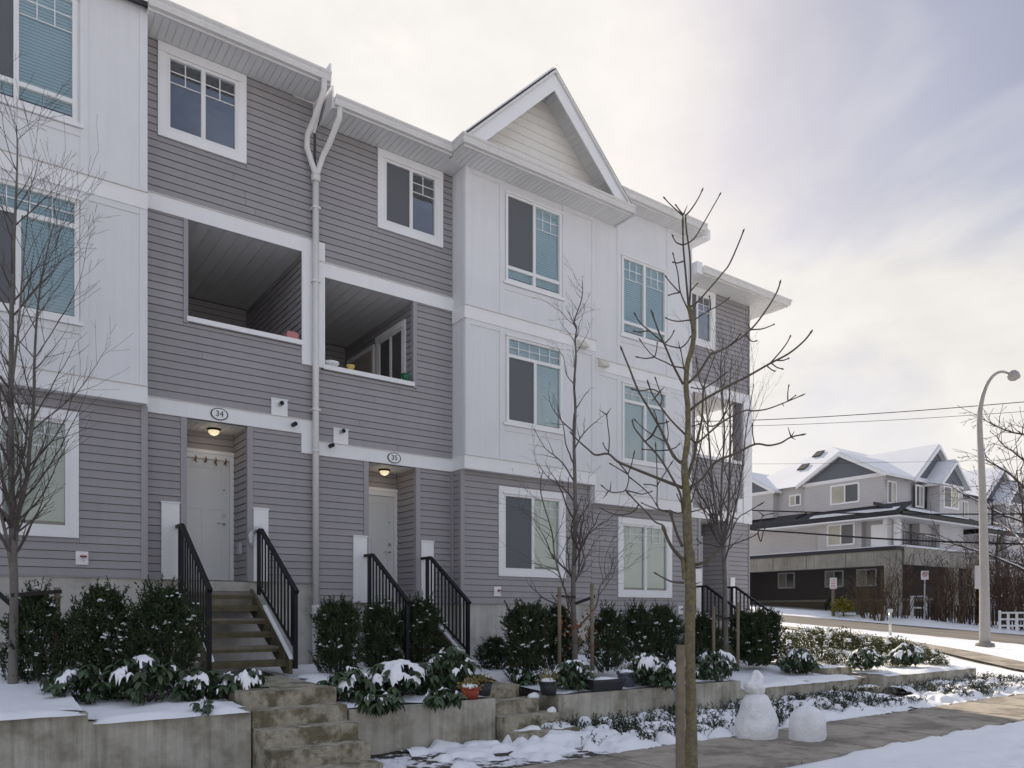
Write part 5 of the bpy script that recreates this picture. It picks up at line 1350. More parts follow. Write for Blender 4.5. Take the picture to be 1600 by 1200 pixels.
def bare_tree(loc, leaders, depth, label, seed, P, bark, group='bare deciduous trees', name='bare_tree'):
    """leaders: lists of (px, py, width px) traced at the tree's depth, optional depth drift; twigs grow from them."""
    rr = random.Random(seed); t = thing(name, loc, label, 'tree', group); tr = MB(); tw = MB(); pm = depth/FPX
    for li, (pts, drift) in enumerate(leaders):
        L3 = smooth([at_depth(p[0], p[1], depth+drift*i/len(pts)) for i, p in enumerate(pts)], 4)
        W = smooth([(p[2], 0, 0) for p in pts], 4); rad = [max(0.0025, w.x/2*pm) for w in W]
        tr.tube(L3, rad, 9)
        for k in range(2, len(L3)-1):
            t_ = k/len(L3)
            z = L3[k].z
            if z < P['zmin']: continue
            for _ in range(P['start']):
                if rr.random() > P['sp']: continue
                dd = (L3[k+1]-L3[k-1]).normalized(); ax = dd.orthogonal().normalized(); ax.rotate(Matrix.Rotation(rr.uniform(0, 6.283), 3, dd))
                nd = dd*math.cos(P['ang0'])+ax*math.sin(P['ang0'])
                grow(tw, L3[k], nd, P['len']*rr.uniform(0.45, 1.15)*(1.25-0.75*t_ if li == 0 else 1), max(P['rmin'], rad[k]*0.5), 0, rr, P)
    tr.build('trunk', bark, t); tag(tw.build('twigs', TWIG, t), kind='stuff')
    return t
def stake(p, ztop, r, label, lean=0.0):
    solo('tree_stake', MB().tube([(p.x, p.y, p.z-0.1), (p.x+lean*0.5, p.y, (p.z+ztop)/2), (p.x+lean, p.y, ztop)], [r, r, r*0.96], 10), STAKE, label, 'stake', 'wooden tree stakes')

# left columnar tree
P1 = dict(seg=0.10, wander=0.13, up=0.07, rmin=0.0017, levels=2, bare=0.15, dens=(0.66, 0.36, 0), ratio=0.5, ang=0.58, ang0=0.72, start=2, sp=0.5, len=1.3, zmin=0.25)
D1 = 8.5; bl = at_depth(20, 1076, D1)
bare_tree(bl, [([(20, 1080, 15), (21, 1000, 13), (22, 920, 12), (20, 850, 10.5), (18, 760, 9), (17, 640, 8), (18, 520, 7), (19, 430, 6), (24, 330, 4), (27, 250, 2.5), (26, 196, 1.2)], 0),
               ([(22, 880, 8), (27, 815, 7), (42, 745, 6), (47, 690, 5.5), (53, 625, 5), (54, 560, 4), (60, 470, 3), (72, 400, 2), (84, 350, 1.2)], 0.5),
               ([(20, 900, 7), (8, 830, 5), (-4, 780, 4), (-10, 700, 3), (-14, 600, 2)], -0.4), ([(19, 600, 4), (28, 520, 3.2), (34, 440, 2.5), (42, 350, 1.5), (48, 290, 1)], -0.4)],
          D1, 'dense twiggy bare tree with pale trunk at the far left', 5, P1, GREYB)
p = at_depth(88, 1062, 9.0); stake(p, at_depth(88, 918, 9.0).z, 0.036, 'leaning wooden stake tied to the far left tree', 0.01)
a, b = at_depth(96, 924, 8.95), at_depth(18, 930, 8.45)
solo('tree_tie', MB().bar(a, b, 0.02, 0.045), STRAP, 'dark strap between the far left tree and its stake', 'tie', 'tree ties')
# lean railing piece visible at the far left edge
t = thing('stair_railing', at_depth(-30, 1010, 9.6), 'black sloping handrail entering at the left edge', 'railing', 'black metal stair railings')
MB().bar(at_depth(-90, 850, 10.0), at_depth(26, 952, 9.2), 0.05, 0.035).build('handrail', BLACK, t)
MB().bar(at_depth(-90, 935, 10.0), at_depth(18, 978, 9.3), 0.03, 0.03).build('bottom_rail', BLACK, t)

# slender staked tree
P2 = dict(seg=0.09, wander=0.24, up=0.04, rmin=0.0016, levels=2, bare=0.2, dens=(0.6, 0.35, 0), ratio=0.5, ang=0.7, ang0=0.75, start=1, sp=0.6, len=1.0, zmin=-0.2)
D2 = 11.9; b2 = at_depth(898, 1052, D2)
bare_tree(b2, [([(898, 1056, 10), (898, 1000, 9), (896, 950, 8), (896, 900, 7.5), (898, 850, 7), (899, 800, 6.5), (898, 740, 5.6), (897, 690, 5), (899, 640, 4.2), (897, 600, 3.6), (900, 560, 3), (899, 530, 2.6), (901, 512, 2.4), (897, 502, 2.2), (909, 467, 1.8), (910, 440, 1.2)], 0),
               ([(897, 955, 4), (880, 915, 3), (867, 870, 2.6), (862, 830, 2.2), (845, 770, 1.8), (848, 735, 1.2)], -0.4), ([(898, 905, 4), (914, 880, 3), (909, 850, 2.6), (925, 830, 2), (943, 815, 1.5)], -0.3),
               ([(898, 985, 3.5), (930, 950, 3), (938, 915, 2.4), (955, 890, 1.8), (953, 865, 1.2)], 0.3)],
          D2, 'slender bare tree held between two stakes, a few dead leaves near its base', 9, P2, GREYB)
for px, pt, pb, lb in ((874, 917, 1045, 'left stake of the slender bare tree'), (925, 912, 1055, 'right stake of the slender bare tree')):
    q = at_depth(px, pb, D2-0.15); stake(q, at_depth(px, pt, D2-0.15).z, 0.03, lb)
solo('tree_tie', MB().bar(at_depth(869, 931, D2-0.12), at_depth(899, 933, D2-0.05), 0.02, 0.03), STRAP, 'dark strap from the slender tree to its left stake', 'tie', 'tree ties')
solo('tree_tie', MB().bar(at_depth(899, 943, D2-0.05), at_depth(930, 932, D2-0.12), 0.02, 0.045), STRAP, 'dark strap from the slender tree to its right stake', 'tie', 'tree ties')
r = random.Random(8); t = MB()
for i in range(90):
    c = at_depth(r.gauss(902, 17), r.gauss(985, 18), D2-0.1+r.uniform(-.25, .25)); leaf_quad(t, c, Vector((r.uniform(-1, 1), r.uniform(-1, 1), -1)), rdir(r), 0.07, 0.035)
tag(t.build('dead_leaves', RUSTL), 'rusty dead leaves clinging low on the slender tree', None, None, 'stuff')

# forked tree by the far doorway
P3 = dict(seg=0.13, wander=0.10, up=0.06, rmin=0.0015, levels=2, bare=0.15, dens=(0.75, 0.4, 0), ratio=0.5, ang=0.5, ang0=0.5, start=1, sp=0.62, len=1.5, zmin=0.9)
D3 = 14.9; b3 = at_depth(1135, 1042, D3)
bare_tree(b3, [([(1135, 1046, 8), (1134, 980, 7.2), (1133, 920, 6.6), (1131, 870, 6), (1128, 845, 5.5), (1127, 800, 3.6), (1128, 740, 3.2), (1132, 680, 2.6), (1128, 620, 2.6), (1126, 570, 1.8), (1130, 530, 1)], 0),
               ([(1129, 848, 5), (1120, 810, 4.2), (1113, 750, 3.4), (1108, 690, 2.8), (1104, 640, 2), (1100, 590, 1.2)], -0.5), ([(1130, 850, 5), (1138, 800, 4.2), (1140, 740, 3.6), (1141, 670, 2.8), (1140, 610, 2.2), (1144, 555, 1.2)], 0.6),
               ([(1131, 848, 4), (1150, 790, 3), (1160, 730, 2.4), (1166, 670, 1.8), (1178, 600, 1)], -0.3), ([(1129, 850, 4), (1110, 800, 3), (1092, 770, 2.2), (1080, 745, 1.4)], 0.4)],
          D3, 'bare tree forking into upright leaders beside the far doorway', 12, P3, GREYB)
for px, pt, pb, lb in ((1115, 947, 1025, 'left stake of the forked tree'), (1153, 942, 1035, 'right stake of the forked tree')):
    q = at_depth(px, pb, D3-0.2); stake(q, at_depth(px, pt, D3-0.2).z, 0.03, lb)
solo('tree_tie', MB().bar(at_depth(1113, 960, D3-0.2), at_depth(1136, 967, D3-0.1), 0.02, 0.04).bar(at_depth(1136, 967, D3-0.1), at_depth(1156, 957, D3-0.2), 0.02, 0.04), STRAP, 'dark strap tying the forked tree to both stakes', 'tie', 'tree ties')
# ------------------------------------------------------------------ the houses across the side street
def lap_mat(name, col, axis_lines=9.0, dark=0.72):
    m = mat(name, col, 0.65, 0.06, 0.6)
    nt = m.node_tree; N, L = nt.nodes, nt.links; b = N['Principled BSDF']; src = b.inputs['Base Color'].links[0].from_socket
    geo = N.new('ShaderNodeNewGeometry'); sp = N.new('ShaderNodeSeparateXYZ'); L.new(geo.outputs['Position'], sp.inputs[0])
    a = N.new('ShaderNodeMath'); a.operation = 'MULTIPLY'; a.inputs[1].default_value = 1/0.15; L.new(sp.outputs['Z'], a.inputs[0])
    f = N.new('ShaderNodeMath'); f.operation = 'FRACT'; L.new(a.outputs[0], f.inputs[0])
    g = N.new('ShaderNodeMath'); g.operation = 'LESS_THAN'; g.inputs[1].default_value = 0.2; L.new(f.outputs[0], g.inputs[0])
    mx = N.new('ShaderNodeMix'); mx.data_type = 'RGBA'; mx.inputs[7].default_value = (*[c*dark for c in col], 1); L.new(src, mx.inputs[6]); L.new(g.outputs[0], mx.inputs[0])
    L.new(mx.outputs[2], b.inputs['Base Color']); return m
LAPG = lap_mat('taupe_lap_siding', (0.54, 0.525, 0.53)); LAPB = lap_mat('slate_blue_lap_siding', (0.15, 0.165, 0.19)); LAPD = lap_mat('dark_grey_lap_siding', (0.16, 0.15, 0.15))
NAVY = mat('navy_fascia_metal', (0.02, 0.022, 0.03), 0.5, 0.1); PIERC = mat('weathered_pier_concrete', (0.34, 0.325, 0.285), 0.9, 0.18, 0.9, streaks=0.35, col2=(0.24, 0.225, 0.19), mix=(0.45, 0.7), mscale=0.5)
ROOFSNOW = mat('roof_snow', (0.80, 0.81, 0.845), 0.75, 0.05, 0.5, streaks=0.1, bump=0.15, bscale=3)
def hwin(b, face, c, a0, a1, z0, z1, style=2):
    mb = MB(); t = 0.13
    bx(mb, face, c, a0-t, a0, 0, 0.06, z0-t, z1+t); bx(mb, face, c, a1, a1+t, 0, 0.06, z0-t, z1+t); bx(mb, face, c, a0, a1, 0, 0.06, z0-t, z0); bx(mb, face, c, a0, a1, 0, 0.06, z1, z1+t)
    am = (a0+a1)/2; bx(mb, face, c, am-0.05, am+0.05, 0, 0.05, z0, z1)
    w = mb.build('window', TRIM, b)
    for i, q in enumerate(((a0, am-0.05), (am+0.05, a1))):
        p = MB(); bx(p, face, c, q[0], q[1], 0.005, 0.02, z0, z1); p.build('pane', GLASS_FAR if i == 0 else GLASS_FARL, w)
GLASS_FAR = mat('far_dark_pane', (0.10, 0.105, 0.11), 0.15, 0.3, 0.4, spec=0.6); GLASS_FARL = mat('far_pale_pane', (0.45, 0.43, 0.36), 0.2, 0.25, 0.6, spec=0.6)
def gable(b, axis, c0, c1, mid, half, ze, za, wall, over=0.35, snow=True):
    """Gable roof whose ridge runs along axis from c0 (front) to c1; mid/half place it across, ze eave, za apex."""
    k = (za-ze)/half; e = ze-k*over
    def P(a, z, t): return None
    if c0 > c1: c0, c1 = c1, c0
    lo, hi = mid-half-over, mid+half+over
    pr = lambda poly, m, n, a, d: MB().prism(poly, axis, a, d).build(n, m, b)
    pr([(mid-half, ze), (mid+half, ze), (mid, za)], wall, 'gable_wall', c0, c1)
    for s_ in (-1, 1):
        f = mid+s_*(half+over)
        pr([(f, e), (mid, za), (mid, za+0.14), (f, e+0.14)], SOFFIT, 'roof_slope', c0-over, c1)
        pr([(f, e+0.141), (mid, za+0.141), (mid, za+0.30), (f-s_*0.1, e+0.30)], ROOFSNOW, 'snow', c0-over+0.06, c1)
        pr([(f, e-0.10), (mid, za-0.10), (mid, za+0.16), (f, e+0.16)], TRIM, 'rake_board', c0-over-0.06, c0-over-0.002)
def far_house(x0, x1, dz, label, corner=False):
    b = thing('row_house', (x0+4, 30, road_z(51, 30)), label, 'house', 'grey row houses across the side street')
    yu = 28.3
    MB().box(x0, x1, yu, 41, 4.5+dz, 9.7+dz).build('wall', LAPG, b)
    MB().box(x0+(9.0 if corner else 1), x1+(2 if corner else 0), 27.6, 50, -1.5, (4.4 if corner else 4.5+dz)).build('wall', LAPD, b)
    # skirt roof
    MB().prism([(26.3, 6.78+dz), (yu, 7.62+dz), (yu, 7.4+dz), (26.3, 6.66+dz)], 'x', x0-1.3 if corner else x0, x1).build('skirt_roof', SHINGLE, b)
    MB().prism([(26.36, 6.90+dz), (27.5, 7.36+dz), (27.5, 7.40+dz), (26.36, 6.96+dz)], 'x', x0-0.3, x1-2.5).build('snow', ROOFSNOW, b)
    MB().box(x0-(1.3 if corner else 0), x1, 26.27, 26.30, 6.5+dz, 6.8+dz).build('skirt_fascia', NAVY, b)
    MB().box(x0-(1.2 if corner else 0), x1, 26.302, 28.2, 6.40+dz, 6.5+dz).build('skirt_soffit', SOFFIT, b)
    xg = x0+5.9
    # hipped main roof
    rz = 13.3+dz; r0, r1, yr = (x0+4.6 if corner else x0), x1, 35.0
    ez = 9.62+dz; ey, bk = 27.9, 42
    ex = x0-0.4 if corner else x0
    mb = MB(); mb.v += [(ex, ey, ez), (r1, ey, ez), (r1, bk, ez), (ex, bk, ez), (r0, yr, rz), (r1, yr, rz)]
    mb.f += [(0, 1, 5, 4), (1, 2, 5), (2, 3, 4, 5), (3, 0, 4), (0, 3, 2, 1)]; mb.sm += [0]*5
    mb.build('roof', ROOFSNOW, b)
    MB().box(ex-0.02, r1, ey-0.10, ey, ez-0.16, ez+0.06).build('gutter', NAVY, b)
    gable(b, 'y', yu-0.3, 34.5, xg+0.9, 3.3, 9.65+dz, 12.25+dz, LAPB)
    MB().box(xg-0.9, xg+4.0, yu-0.28, yu, 4.5+dz, 9.64+dz).build('wall_projection', LAPG, b)
    MB().box(xg-2.3, xg+4.2, yu-0.36, yu-0.285, 9.45+dz, 9.66+dz).build('band', TRIM, b)
    gable(b, 'y', 27.0, 30.5, xg+1.3, 1.9, 9.45+dz, 11.0+dz, LAPB)
    MB().box(xg-0.5, xg+3.1, 27.0, yu-0.29, 4.5+dz, 9.44+dz).build('wall_projection', LAPG, b)
    MB().box(xg-0.55, xg+3.15, 26.95, 26.998, 9.24+dz, 9.44+dz).build('band', TRIM, b)
    hwin(b, '-y', yu-0.0, x0+0.6, x0+1.6, 7.75+dz, 9.15+dz)
    hwin(b, '-y', yu-0.28, xg-2.0+0.1, xg-0.95, 7.75+dz, 9.15+dz)
    hwin(b, '-y', 27.0, xg+0.1, xg+2.2, 7.75+dz, 9.15+dz)
    hwin(b, '-y', 27.6, xg+0.2, xg+1.3, 5.0+dz, 6.25+dz); hwin(b, '-y', 27.6, xg+2.6, xg+3.7, 5.0+dz, 6.25+dz)
    MB().box(xg-2.2, xg+4.5, 27.6, 28.2, 4.5+dz, 6.39+dz).build('wall', LAPG, b)
    MB().tube([(xg-0.7, 27.85, 9.5+dz), (xg-0.7, 27.9, 7.6+dz)], 0.07, 6).build('downpipe', NAVY, b)
    MB().box(x0, x1, 26.8, 27.2, 3.3+dz, 4.5+dz).build('deck_beam', PIERC, b)
    MB().box(x0, x1, 26.75, 27.25, 4.5+dz, 4.62+dz).build('snow', ROOFSNOW, b)
    for q in (x1-0.7, (x0+x1)/2+2): MB().box(q-0.35, q+0.35, 26.82, 27.5, -1.5, 3.3+dz).build('pier', PIERC, b)
    for q in ((x0+7, 33.0, 12.35), (x0+4.6, 31.4, 11.3), (x0+8.2, 33.5, 12.6)): MB().box(q[0]-0.3, q[0]+0.3, q[1]-0.2, q[1]+0.2, q[2]+dz-0.05, q[2]+dz+0.10).build('roof_vent', SHINGLE, b)
    return b
B1 = far_house(52.5, 63.5, 0.0, 'nearest grey house across the side street, raised on a concrete deck', True)
far_house(63.5, 72.8, -0.45, 'second grey house across the side street, behind the lamp post')
far_house(72.8, 82.0, -0.9, 'third grey house across the side street, at the right edge')
# end elevation of the nearest one (faces the side street)
MB().box(51.5, 52.3, 26.9, 50, 3.22, 4.24).build('deck_beam', PIERC, B1)
MB().box(51.42, 52.5, 26.85, 44, 4.24, 4.50).build('deck_edge', NAVY, B1)
MB().box(51.44, 52.49, 26.87, 44, 4.501, 4.56).build('snow', ROOFSNOW, B1)
MB().box(51.5, 52.4, 26.9, 27.7, -1.2, 3.22).build('pier', PIERC, B1)
for y in (30.5, 33.6, 36.5, 39.0):
    MB().box(51.485, 51.50, y-0.02, y+0.02, 3.23, 4.23).build('beam_joint', mat('dark_joint', (0.12, 0.11, 0.10), 0.9, 0.1) if y == 30.5 else MATS['dark_joint'], B1)
MB().prism([(50.9, 6.78), (52.5, 7.55), (52.5, 7.35), (50.9, 6.66)], 'y', 26.3, 44).build('skirt_roof', SHINGLE, B1)
MB().prism([(50.95, 6.86), (51.5, 7.10), (51.5, 7.14), (50.95, 6.93)], 'y', 26.6, 33.0).build('snow', ROOFSNOW, B1)
MB().box(50.87, 50.9, 26.28, 44, 6.5, 6.8).build('skirt_fascia', NAVY, B1)
MB().box(50.86, 50.899, 26.26, 44, 6.40, 6.499).build('skirt_trim', TRIM, B1)
MB().box(50.902, 52.49, 26.31, 44, 6.41, 6.5).build('skirt_soffit', SOFFIT, B1)
gable(B1, 'x', 52.1, 60, 31.15, 3.05, 9.65, 11.35, LAPB, over=0.4)
MB().box(52.1, 52.5, 28.1, 34.15, 7.45, 9.64).build('wall_projection', LAPG, B1)
MB().box(52.03, 52.099, 27.95, 34.3, 9.45, 9.70).build('band', TRIM, B1)
gable(B1, 'x', 51.8, 58, 39.6, 2.9, 9.5, 11.2, LAPB, over=0.4)
MB().box(51.8, 52.5, 36.7, 43, 7.4, 9.49).build('wall_projection', LAPG, B1)
MB().box(51.74, 51.799, 36.6, 43, 9.3, 9.54).build('band', TRIM, B1)
hwin(B1, '-x', 52.1, 29.9, 31.9, 7.95, 9.15); hwin(B1, '-x', 52.5, 34.8, 35.6, 8.3, 8.95)
hwin(B1, '-x', 52.0, 30.2, 32.1, 4.95, 6.3)
MB().box(52.0, 52.5, 29.6, 33.0, 4.56, 6.4).build('wall_projection', LAPG, B1)
MB().box(51.9, 52.49, 27.7, 28.0, 4.56, 6.4).build('post', TRIM, B1); MB().box(52.2, 52.49, 27.0, 27.4, 4.56, 6.4).build('post', TRIM, B1)
MB().box(52.0, 52.15, 28.02, 28.9, 4.56, 6.1).build('privacy_panel', TRIM, B1)
MB().tube([(52.35, 34.3, 9.5), (52.35, 33.9, 9.1), (52.35, 33.9, 7.6), (51.4, 34.4, 7.1)], 0.07, 6).build('downpipe', NAVY, B1)
MB().tube([(52.3, 28.2, 9.5), (52.4, 28.15, 9.1), (52.4, 28.2, 7.5)], 0.07, 6).build('downpipe', NAVY, B1)
rl = MB().box(52.5, 57.0, 26.86, 26.90, 5.50, 5.56).box(52.5, 57.0, 26.86, 26.90, 4.7, 4.74)
rb_ = rl.build('deck_railing', NAVY, B1)
for i in range(22): MB().box(52.5+i*0.214, 52.53+i*0.214, 26.865, 26.895, 4.62, 5.5).build('baluster', NAVY, rb_)
for p in ((54.6, 35.9), (56.2, 35.6)):
    zz = 9.62+(p[0]-52.1)*3.68/5.0; MB().prism([(p[0]-0.35, zz-0.2), (p[0]+0.35, zz+0.3), (p[0]+0.33, zz+0.38), (p[0]-0.37, zz-0.12)], 'y', p[1]-0.35, p[1]+0.35).build('roof_vent', SHINGLE, B1)
# undercroft
for yy in (33.8, 36.7, 41.4): hwin(B1, '-x', 61.49, yy, yy+1.5, 2.3, 3.5)
MB().box(52.4, 61.6, 27.6, 50, 3.95, 4.23).build('deck_slab', PIERC, B1)
MB().box(51.6, 61.6, 49.5, 50, -0.5, 4.2).build('undercroft_wall', LAPD, B1)
MB().box(58.4, 58.7, 28, 49, -1, 0.9).build('low_wall', mat('dark_retaining_wall', (0.14, 0.125, 0.10), 0.9, 0.2), B1)
MB().box(58.35, 58.75, 27.9, 49, 0.9, 1.05).build('wall_cap', PIERC, B1)

# ------------------------------------------------------------------ street furniture
POLE = mat('galvanised_pole', (0.36, 0.345, 0.33), 0.55, 0.08, 3.0, streaks=0.1)
lb_ = at_depth(1539, 1014, 26.0); gz = ter(lb_.x, lb_.y); lb_.z = gz
lamp = thing('street_lamp', lb_, 'tall grey street lamp with curved arm by the side street', 'street lamp')
PX = [(1539, 1020), (1538, 900), (1536, 800), (1533, 720), (1530.5, 660), (1533, 630), (1541, 603), (1552, 587), (1563, 581), (1572, 582), (1577, 585)]
W = [16, 13.5, 11.5, 9.6, 8, 7, 5.8, 4.6, 4.0, 3.5, 3.3]
pts = [at_depth(a, c, 26.0) for a, c in PX]; pts[0].z = gz
MB().tube(smooth(pts, 4), [w.x/2*26/FPX for w in smooth([(w, 0, 0) for w in W], 4)], 12).build('pole', POLE, lamp)
MB().tube([(pts[0].x, pts[0].y, gz), (pts[0].x, pts[0].y, gz+0.12), (pts[0].x, pts[0].y, gz+0.14)], [0.30, 0.28, 0.2], 12).build('base', KERB, lamp)
h0, h1 = at_depth(1574, 585, 26.0), at_depth(1594, 589, 25.9); hd = (h1-h0)
hm = MB().tube([h0, h0+hd*0.2, h0+hd*0.45, h0+hd*0.75, h0+hd*1.0], [0.06, 0.16, 0.19, 0.15, 0.04], 14); hm.build('lamp_head', POLE, lamp)
MB().blob(h0+hd*0.45-Vector((0, 0, 0.07)), 0.15, 0.15, 0.10, amp=0.0, nu=14, nv=8).build('lens', mat('frosted_lens', (0.5, 0.5, 0.47), 0.3, 0.05), lamp)
q0 = at_depth(1527, 902, 25.9); MB().box(q0.x-0.05, q0.x+0.05, q0.y-0.06, q0.y+0.06, at_depth(1527, 920, 25.9).z, at_depth(1527, 884, 25.9).z).build('side_sign', VENTP, lamp)
def gpt(px, d):
    p = at_depth(px, 957, d); p.z = ter(p.x, p.y); return p
p = gpt(1391, 30.3)
bo = thing('bollard', p, 'lone thin metal marker post in the near snow verge', 'bollard')
MB().tube([(p.x, p.y, p.z-0.1), (p.x, p.y, p.z+0.98)], 0.055, 10).build('post', STEEL, bo); MB().box(p.x-0.08, p.x+0.08, p.y-0.06, p.y+0.06, p.z+0.9, p.z+1.04).build('cap', VENTP, bo)
p = gpt(1445, 47.2); zt = at_depth(1445, 892, 47.2).z
sg = thing('parking_sign', p, 'white no parking sign with red ring on a thin post across the side street', 'sign')
MB().tube([(p.x, p.y, p.z-0.1), (p.x, p.y, zt-0.1)], 0.045, 8).build('post', STEEL, sg)
v = Vector((-p.x, -p.y, 0)).normalized(); s_ = Vector((-v.y, v.x, 0)); f_ = p+v*0.05
def plate(mb, cx, cz, w, h, o):
    c = f_+v*o+s_*cx; mb.quad(Vector((c.x, c.y, cz-h/2))-s_*w/2, Vector((c.x, c.y, cz-h/2))+s_*w/2, Vector((c.x, c.y, cz+h/2))+s_*w/2, Vector((c.x, c.y, cz+h/2))-s_*w/2); return mb
zc = zt-0.27
pm = MB(); pm.tube([f_-v*0.004+Vector((0, 0, zc-p.z)), f_+v*0.002+Vector((0, 0, zc-p.z))], 0.02, 6)
plate(pm, 0, zc, 0.42, 0.54, 0.004); plate(pm, 0, zc, 0.42, 0.54, -0.012); pl = pm.build('plate', TRIM, sg)
SRED = mat('sign_red', (0.45, 0.02, 0.03), 0.5, 0.02)
rg = MB(); n = 28
for k in range(n):
    a0, a1 = 2*math.pi*k/n, 2*math.pi*(k+1)/n; c = f_+v*0.008; c = Vector((c.x, c.y, zc+0.06))
    q = [c+s_*(R_*math.cos(a))+Vector((0, 0, R_*math.sin(a))) for R_, a in ((0.145, a0), (0.145, a1), (0.105, a1), (0.105, a0))]; rg.quad(*q)
c = f_+v*0.008; c = Vector((c.x, c.y, zc+0.06)); dg = (s_+Vector((0, 0, -1))).normalized(); pr_ = (s_+Vector((0, 0, 1))).normalized()
rg.quad(c-dg*0.12-pr_*0.02, c+dg*0.12-pr_*0.02, c+dg*0.12+pr_*0.02, c-dg*0.12+pr_*0.02); rg.build('red_ring', SRED, pl)
me = text_mesh('P', 0.2); me.materials.append(INK); o = bpy.data.objects.new('letter', me); o.matrix_world = Matrix.Translation(Vector((f_.x, f_.y, zc+0.06))+v*0.0065) @ Matrix(((s_.x, 0, v.x), (s_.y, 0, v.y), (0, 1, 0))).to_4x4() @ Matrix.Scale(1.0, 4)
COL.objects.link(o); o.parent = pl
p = gpt(1302, 50.5); z0 = p.z
s2 = thing('notice_sign', p, 'small white notice board on a wooden post by the driveway', 'sign')
MB().box(p.x-0.08, p.x+0.08, p.y-0.08, p.y+0.08, z0-0.1, at_depth(0, 906, 50.5).z).build('post', STAKE, s2)
v = Vector((-p.x, -p.y, 0)).normalized(); s_ = Vector((-v.y, v.x, 0)); f_ = p+v*0.11
za, zb = at_depth(0, 920, 50.5).z, at_depth(0, 903, 50.5).z
t = plate(MB(), 0, (za+zb)/2, 0.42, zb-za, 0.0); plate(t, 0, (za+zb)/2, 0.42, zb-za, -0.03); pl = t.build('plate', TRIM, s2)
t = MB()
for i in range(5): plate(t, 0, zb-0.12-i*0.12, 0.30-0.04*(i % 2), 0.035, 0.006)
t.build('text_lines', SRED, pl)
t = thing('pipe_gate', gpt(1435, 48.6), 'white metal pipe barrier behind the no parking sign', 'barrier')
a, b = gpt(1425, 48.6), gpt(1446, 48.4); zt = at_depth(0, 931, 48.6).z
for q in (a, b): MB().tube([(q.x, q.y, q.z-0.2), (q.x, q.y, zt)], 0.10, 10).build('post', TRIM, t)
MB().tube([(a.x, a.y, zt-0.04), (b.x, b.y, zt-0.04)], 0.05, 8).build('rail', TRIM, t); MB().tube([(a.x, a.y, zt-0.75), (b.x, b.y, zt-0.75)], 0.05, 8).build('rail', TRIM, t)
p = gpt(1341, 50.0); solo('garden_post', MB().tube([(p.x, p.y, p.z-0.1), (p.x, p.y, p.z+0.62), (p.x, p.y, p.z+0.64), (p.x, p.y, p.z+0.8), (p.x, p.y, p.z+0.85)], [0.13, 0.13, 0.17, 0.16, 0.05], 10), PIERC, 'stubby snow capped post beside the yellow shrub', 'post')
# white lattice fence at the right edge
fl = gpt(1560, 43); fr_ = gpt(1680, 41.5)
ff = thing('lattice_fence', fl, 'white lattice fence at the right edge beyond the road', 'fence')
zt = at_depth(0, 956, 43).z; zb = at_depth(0, 990, 43).z-0.15
dvec = (fr_-fl); Lf = dvec.length; du = Vector((dvec.x, dvec.y, 0)).normalized()
def fbar(u0, u1, z0, z1, th, nm):
    a, b = fl+du*u0, fl+du*u1; MB().bar((a.x, a.y, (z0+z1)/2), (b.x, b.y, (z0+z1)/2), th, z1-z0).build(nm, TRIM, ff)
for u in [0.0+i*0.40 for i in range(10)]: fbar(u, u+(0.17 if i == 0 else 0.13), zb, zt+(0.08 if u == 0 else 0), 0.05, 'picket')
for k in range(4): fbar(0, 4.0, zt-0.10-k*0.36, zt-k*0.36, 0.035, 'rail')
# brown board fence behind the brush
bf = thing('board_fence', gpt(1440, 50), 'dark brown board fence behind the bare brush', 'fence')
BROWN = mat('dark_brown_board', (0.045, 0.034, 0.027), 0.85, 0.3, 4.0)
for i in range(44):
    p = gpt(1432+i*4.6, 49.5-i*0.08); MB().box(p.x-0.07, p.x+0.09, p.y-0.02, p.y+0.02, p.z-0.5, p.z+1.05+0.03*math.sin(i*7)).build('board', BROWN, bf)

# ------------------------------------------------------------------ brush, trees and wires on the right
BRUSH = mat('red_brown_brush', (0.085, 0.048, 0.035), 0.85, 0.3, 6.0); BRUSH2 = mat('tan_brush', (0.13, 0.095, 0.05), 0.85, 0.3, 6.0)
PB = dict(seg=0.4, wander=0.16, up=0.05, rmin=0.010, levels=2, bare=0.2, dens=(0.7, 0.45, 0), ratio=0.5, ang=0.6)
def brush(px, d, h, n, w, m, label, seed, lift=0):
    rr = random.Random(seed); p = gpt(px, d); t = thing('bare_shrub', p, label, 'shrub', 'bare brush across the side street'); mb = MB()
    for i in range(n):
        a = rr.uniform(0, 6.283); sp = rr.uniform(0.1, 0.55)
        grow(mb, p+Vector((math.cos(a)*w*0.3, math.sin(a)*w*0.3, -0.1)), Vector((math.cos(a)*sp, math.sin(a)*sp, 1)), h*rr.uniform(0.65, 1.05), 0.03, 0, rr, PB)
    tag(mb.build('twigs', m, t), kind='stuff')
for i, (px, d, h, n, w, m, lb) in enumerate([(1356, 49, 2.6, 26, 1.2, BRUSH2, 'tan bare shrub nearest the notice sign'), (1378, 48, 3.0, 26, 1.4, BRUSH2, 'tan bare shrub in front of the concrete pier'), (1405, 48.5, 3.6, 18, 1.4, BRUSH, 'reddish bare shrub right of the concrete pier'),
        (1462, 47, 3.8, 20, 1.5, BRUSH, 'reddish bare shrub just right of the no parking sign'), (1490, 46, 3.6, 18, 1.5, BRUSH2, 'arching bare shrub between sign and lamp post'), (1512, 46, 4.2, 18, 1.5, BRUSH, 'reddish bare shrub just left of the lamp post'),
        (1556, 45, 4.2, 20, 1.6, BRUSH, 'reddish bare shrub just right of the lamp post'), (1588, 44, 4.4, 20, 1.6, BRUSH, 'reddish bare shrub above the lattice fence'), (1620, 43, 4.4, 18, 1.6, BRUSH, 'bare shrub at the right edge')]):
    brush(px, d, h, n, w, m, lb, 100+i)
YB_ = mat('yellow_green_leaf', (0.22, 0.20, 0.03), 0.6, 0.35, 8.0)
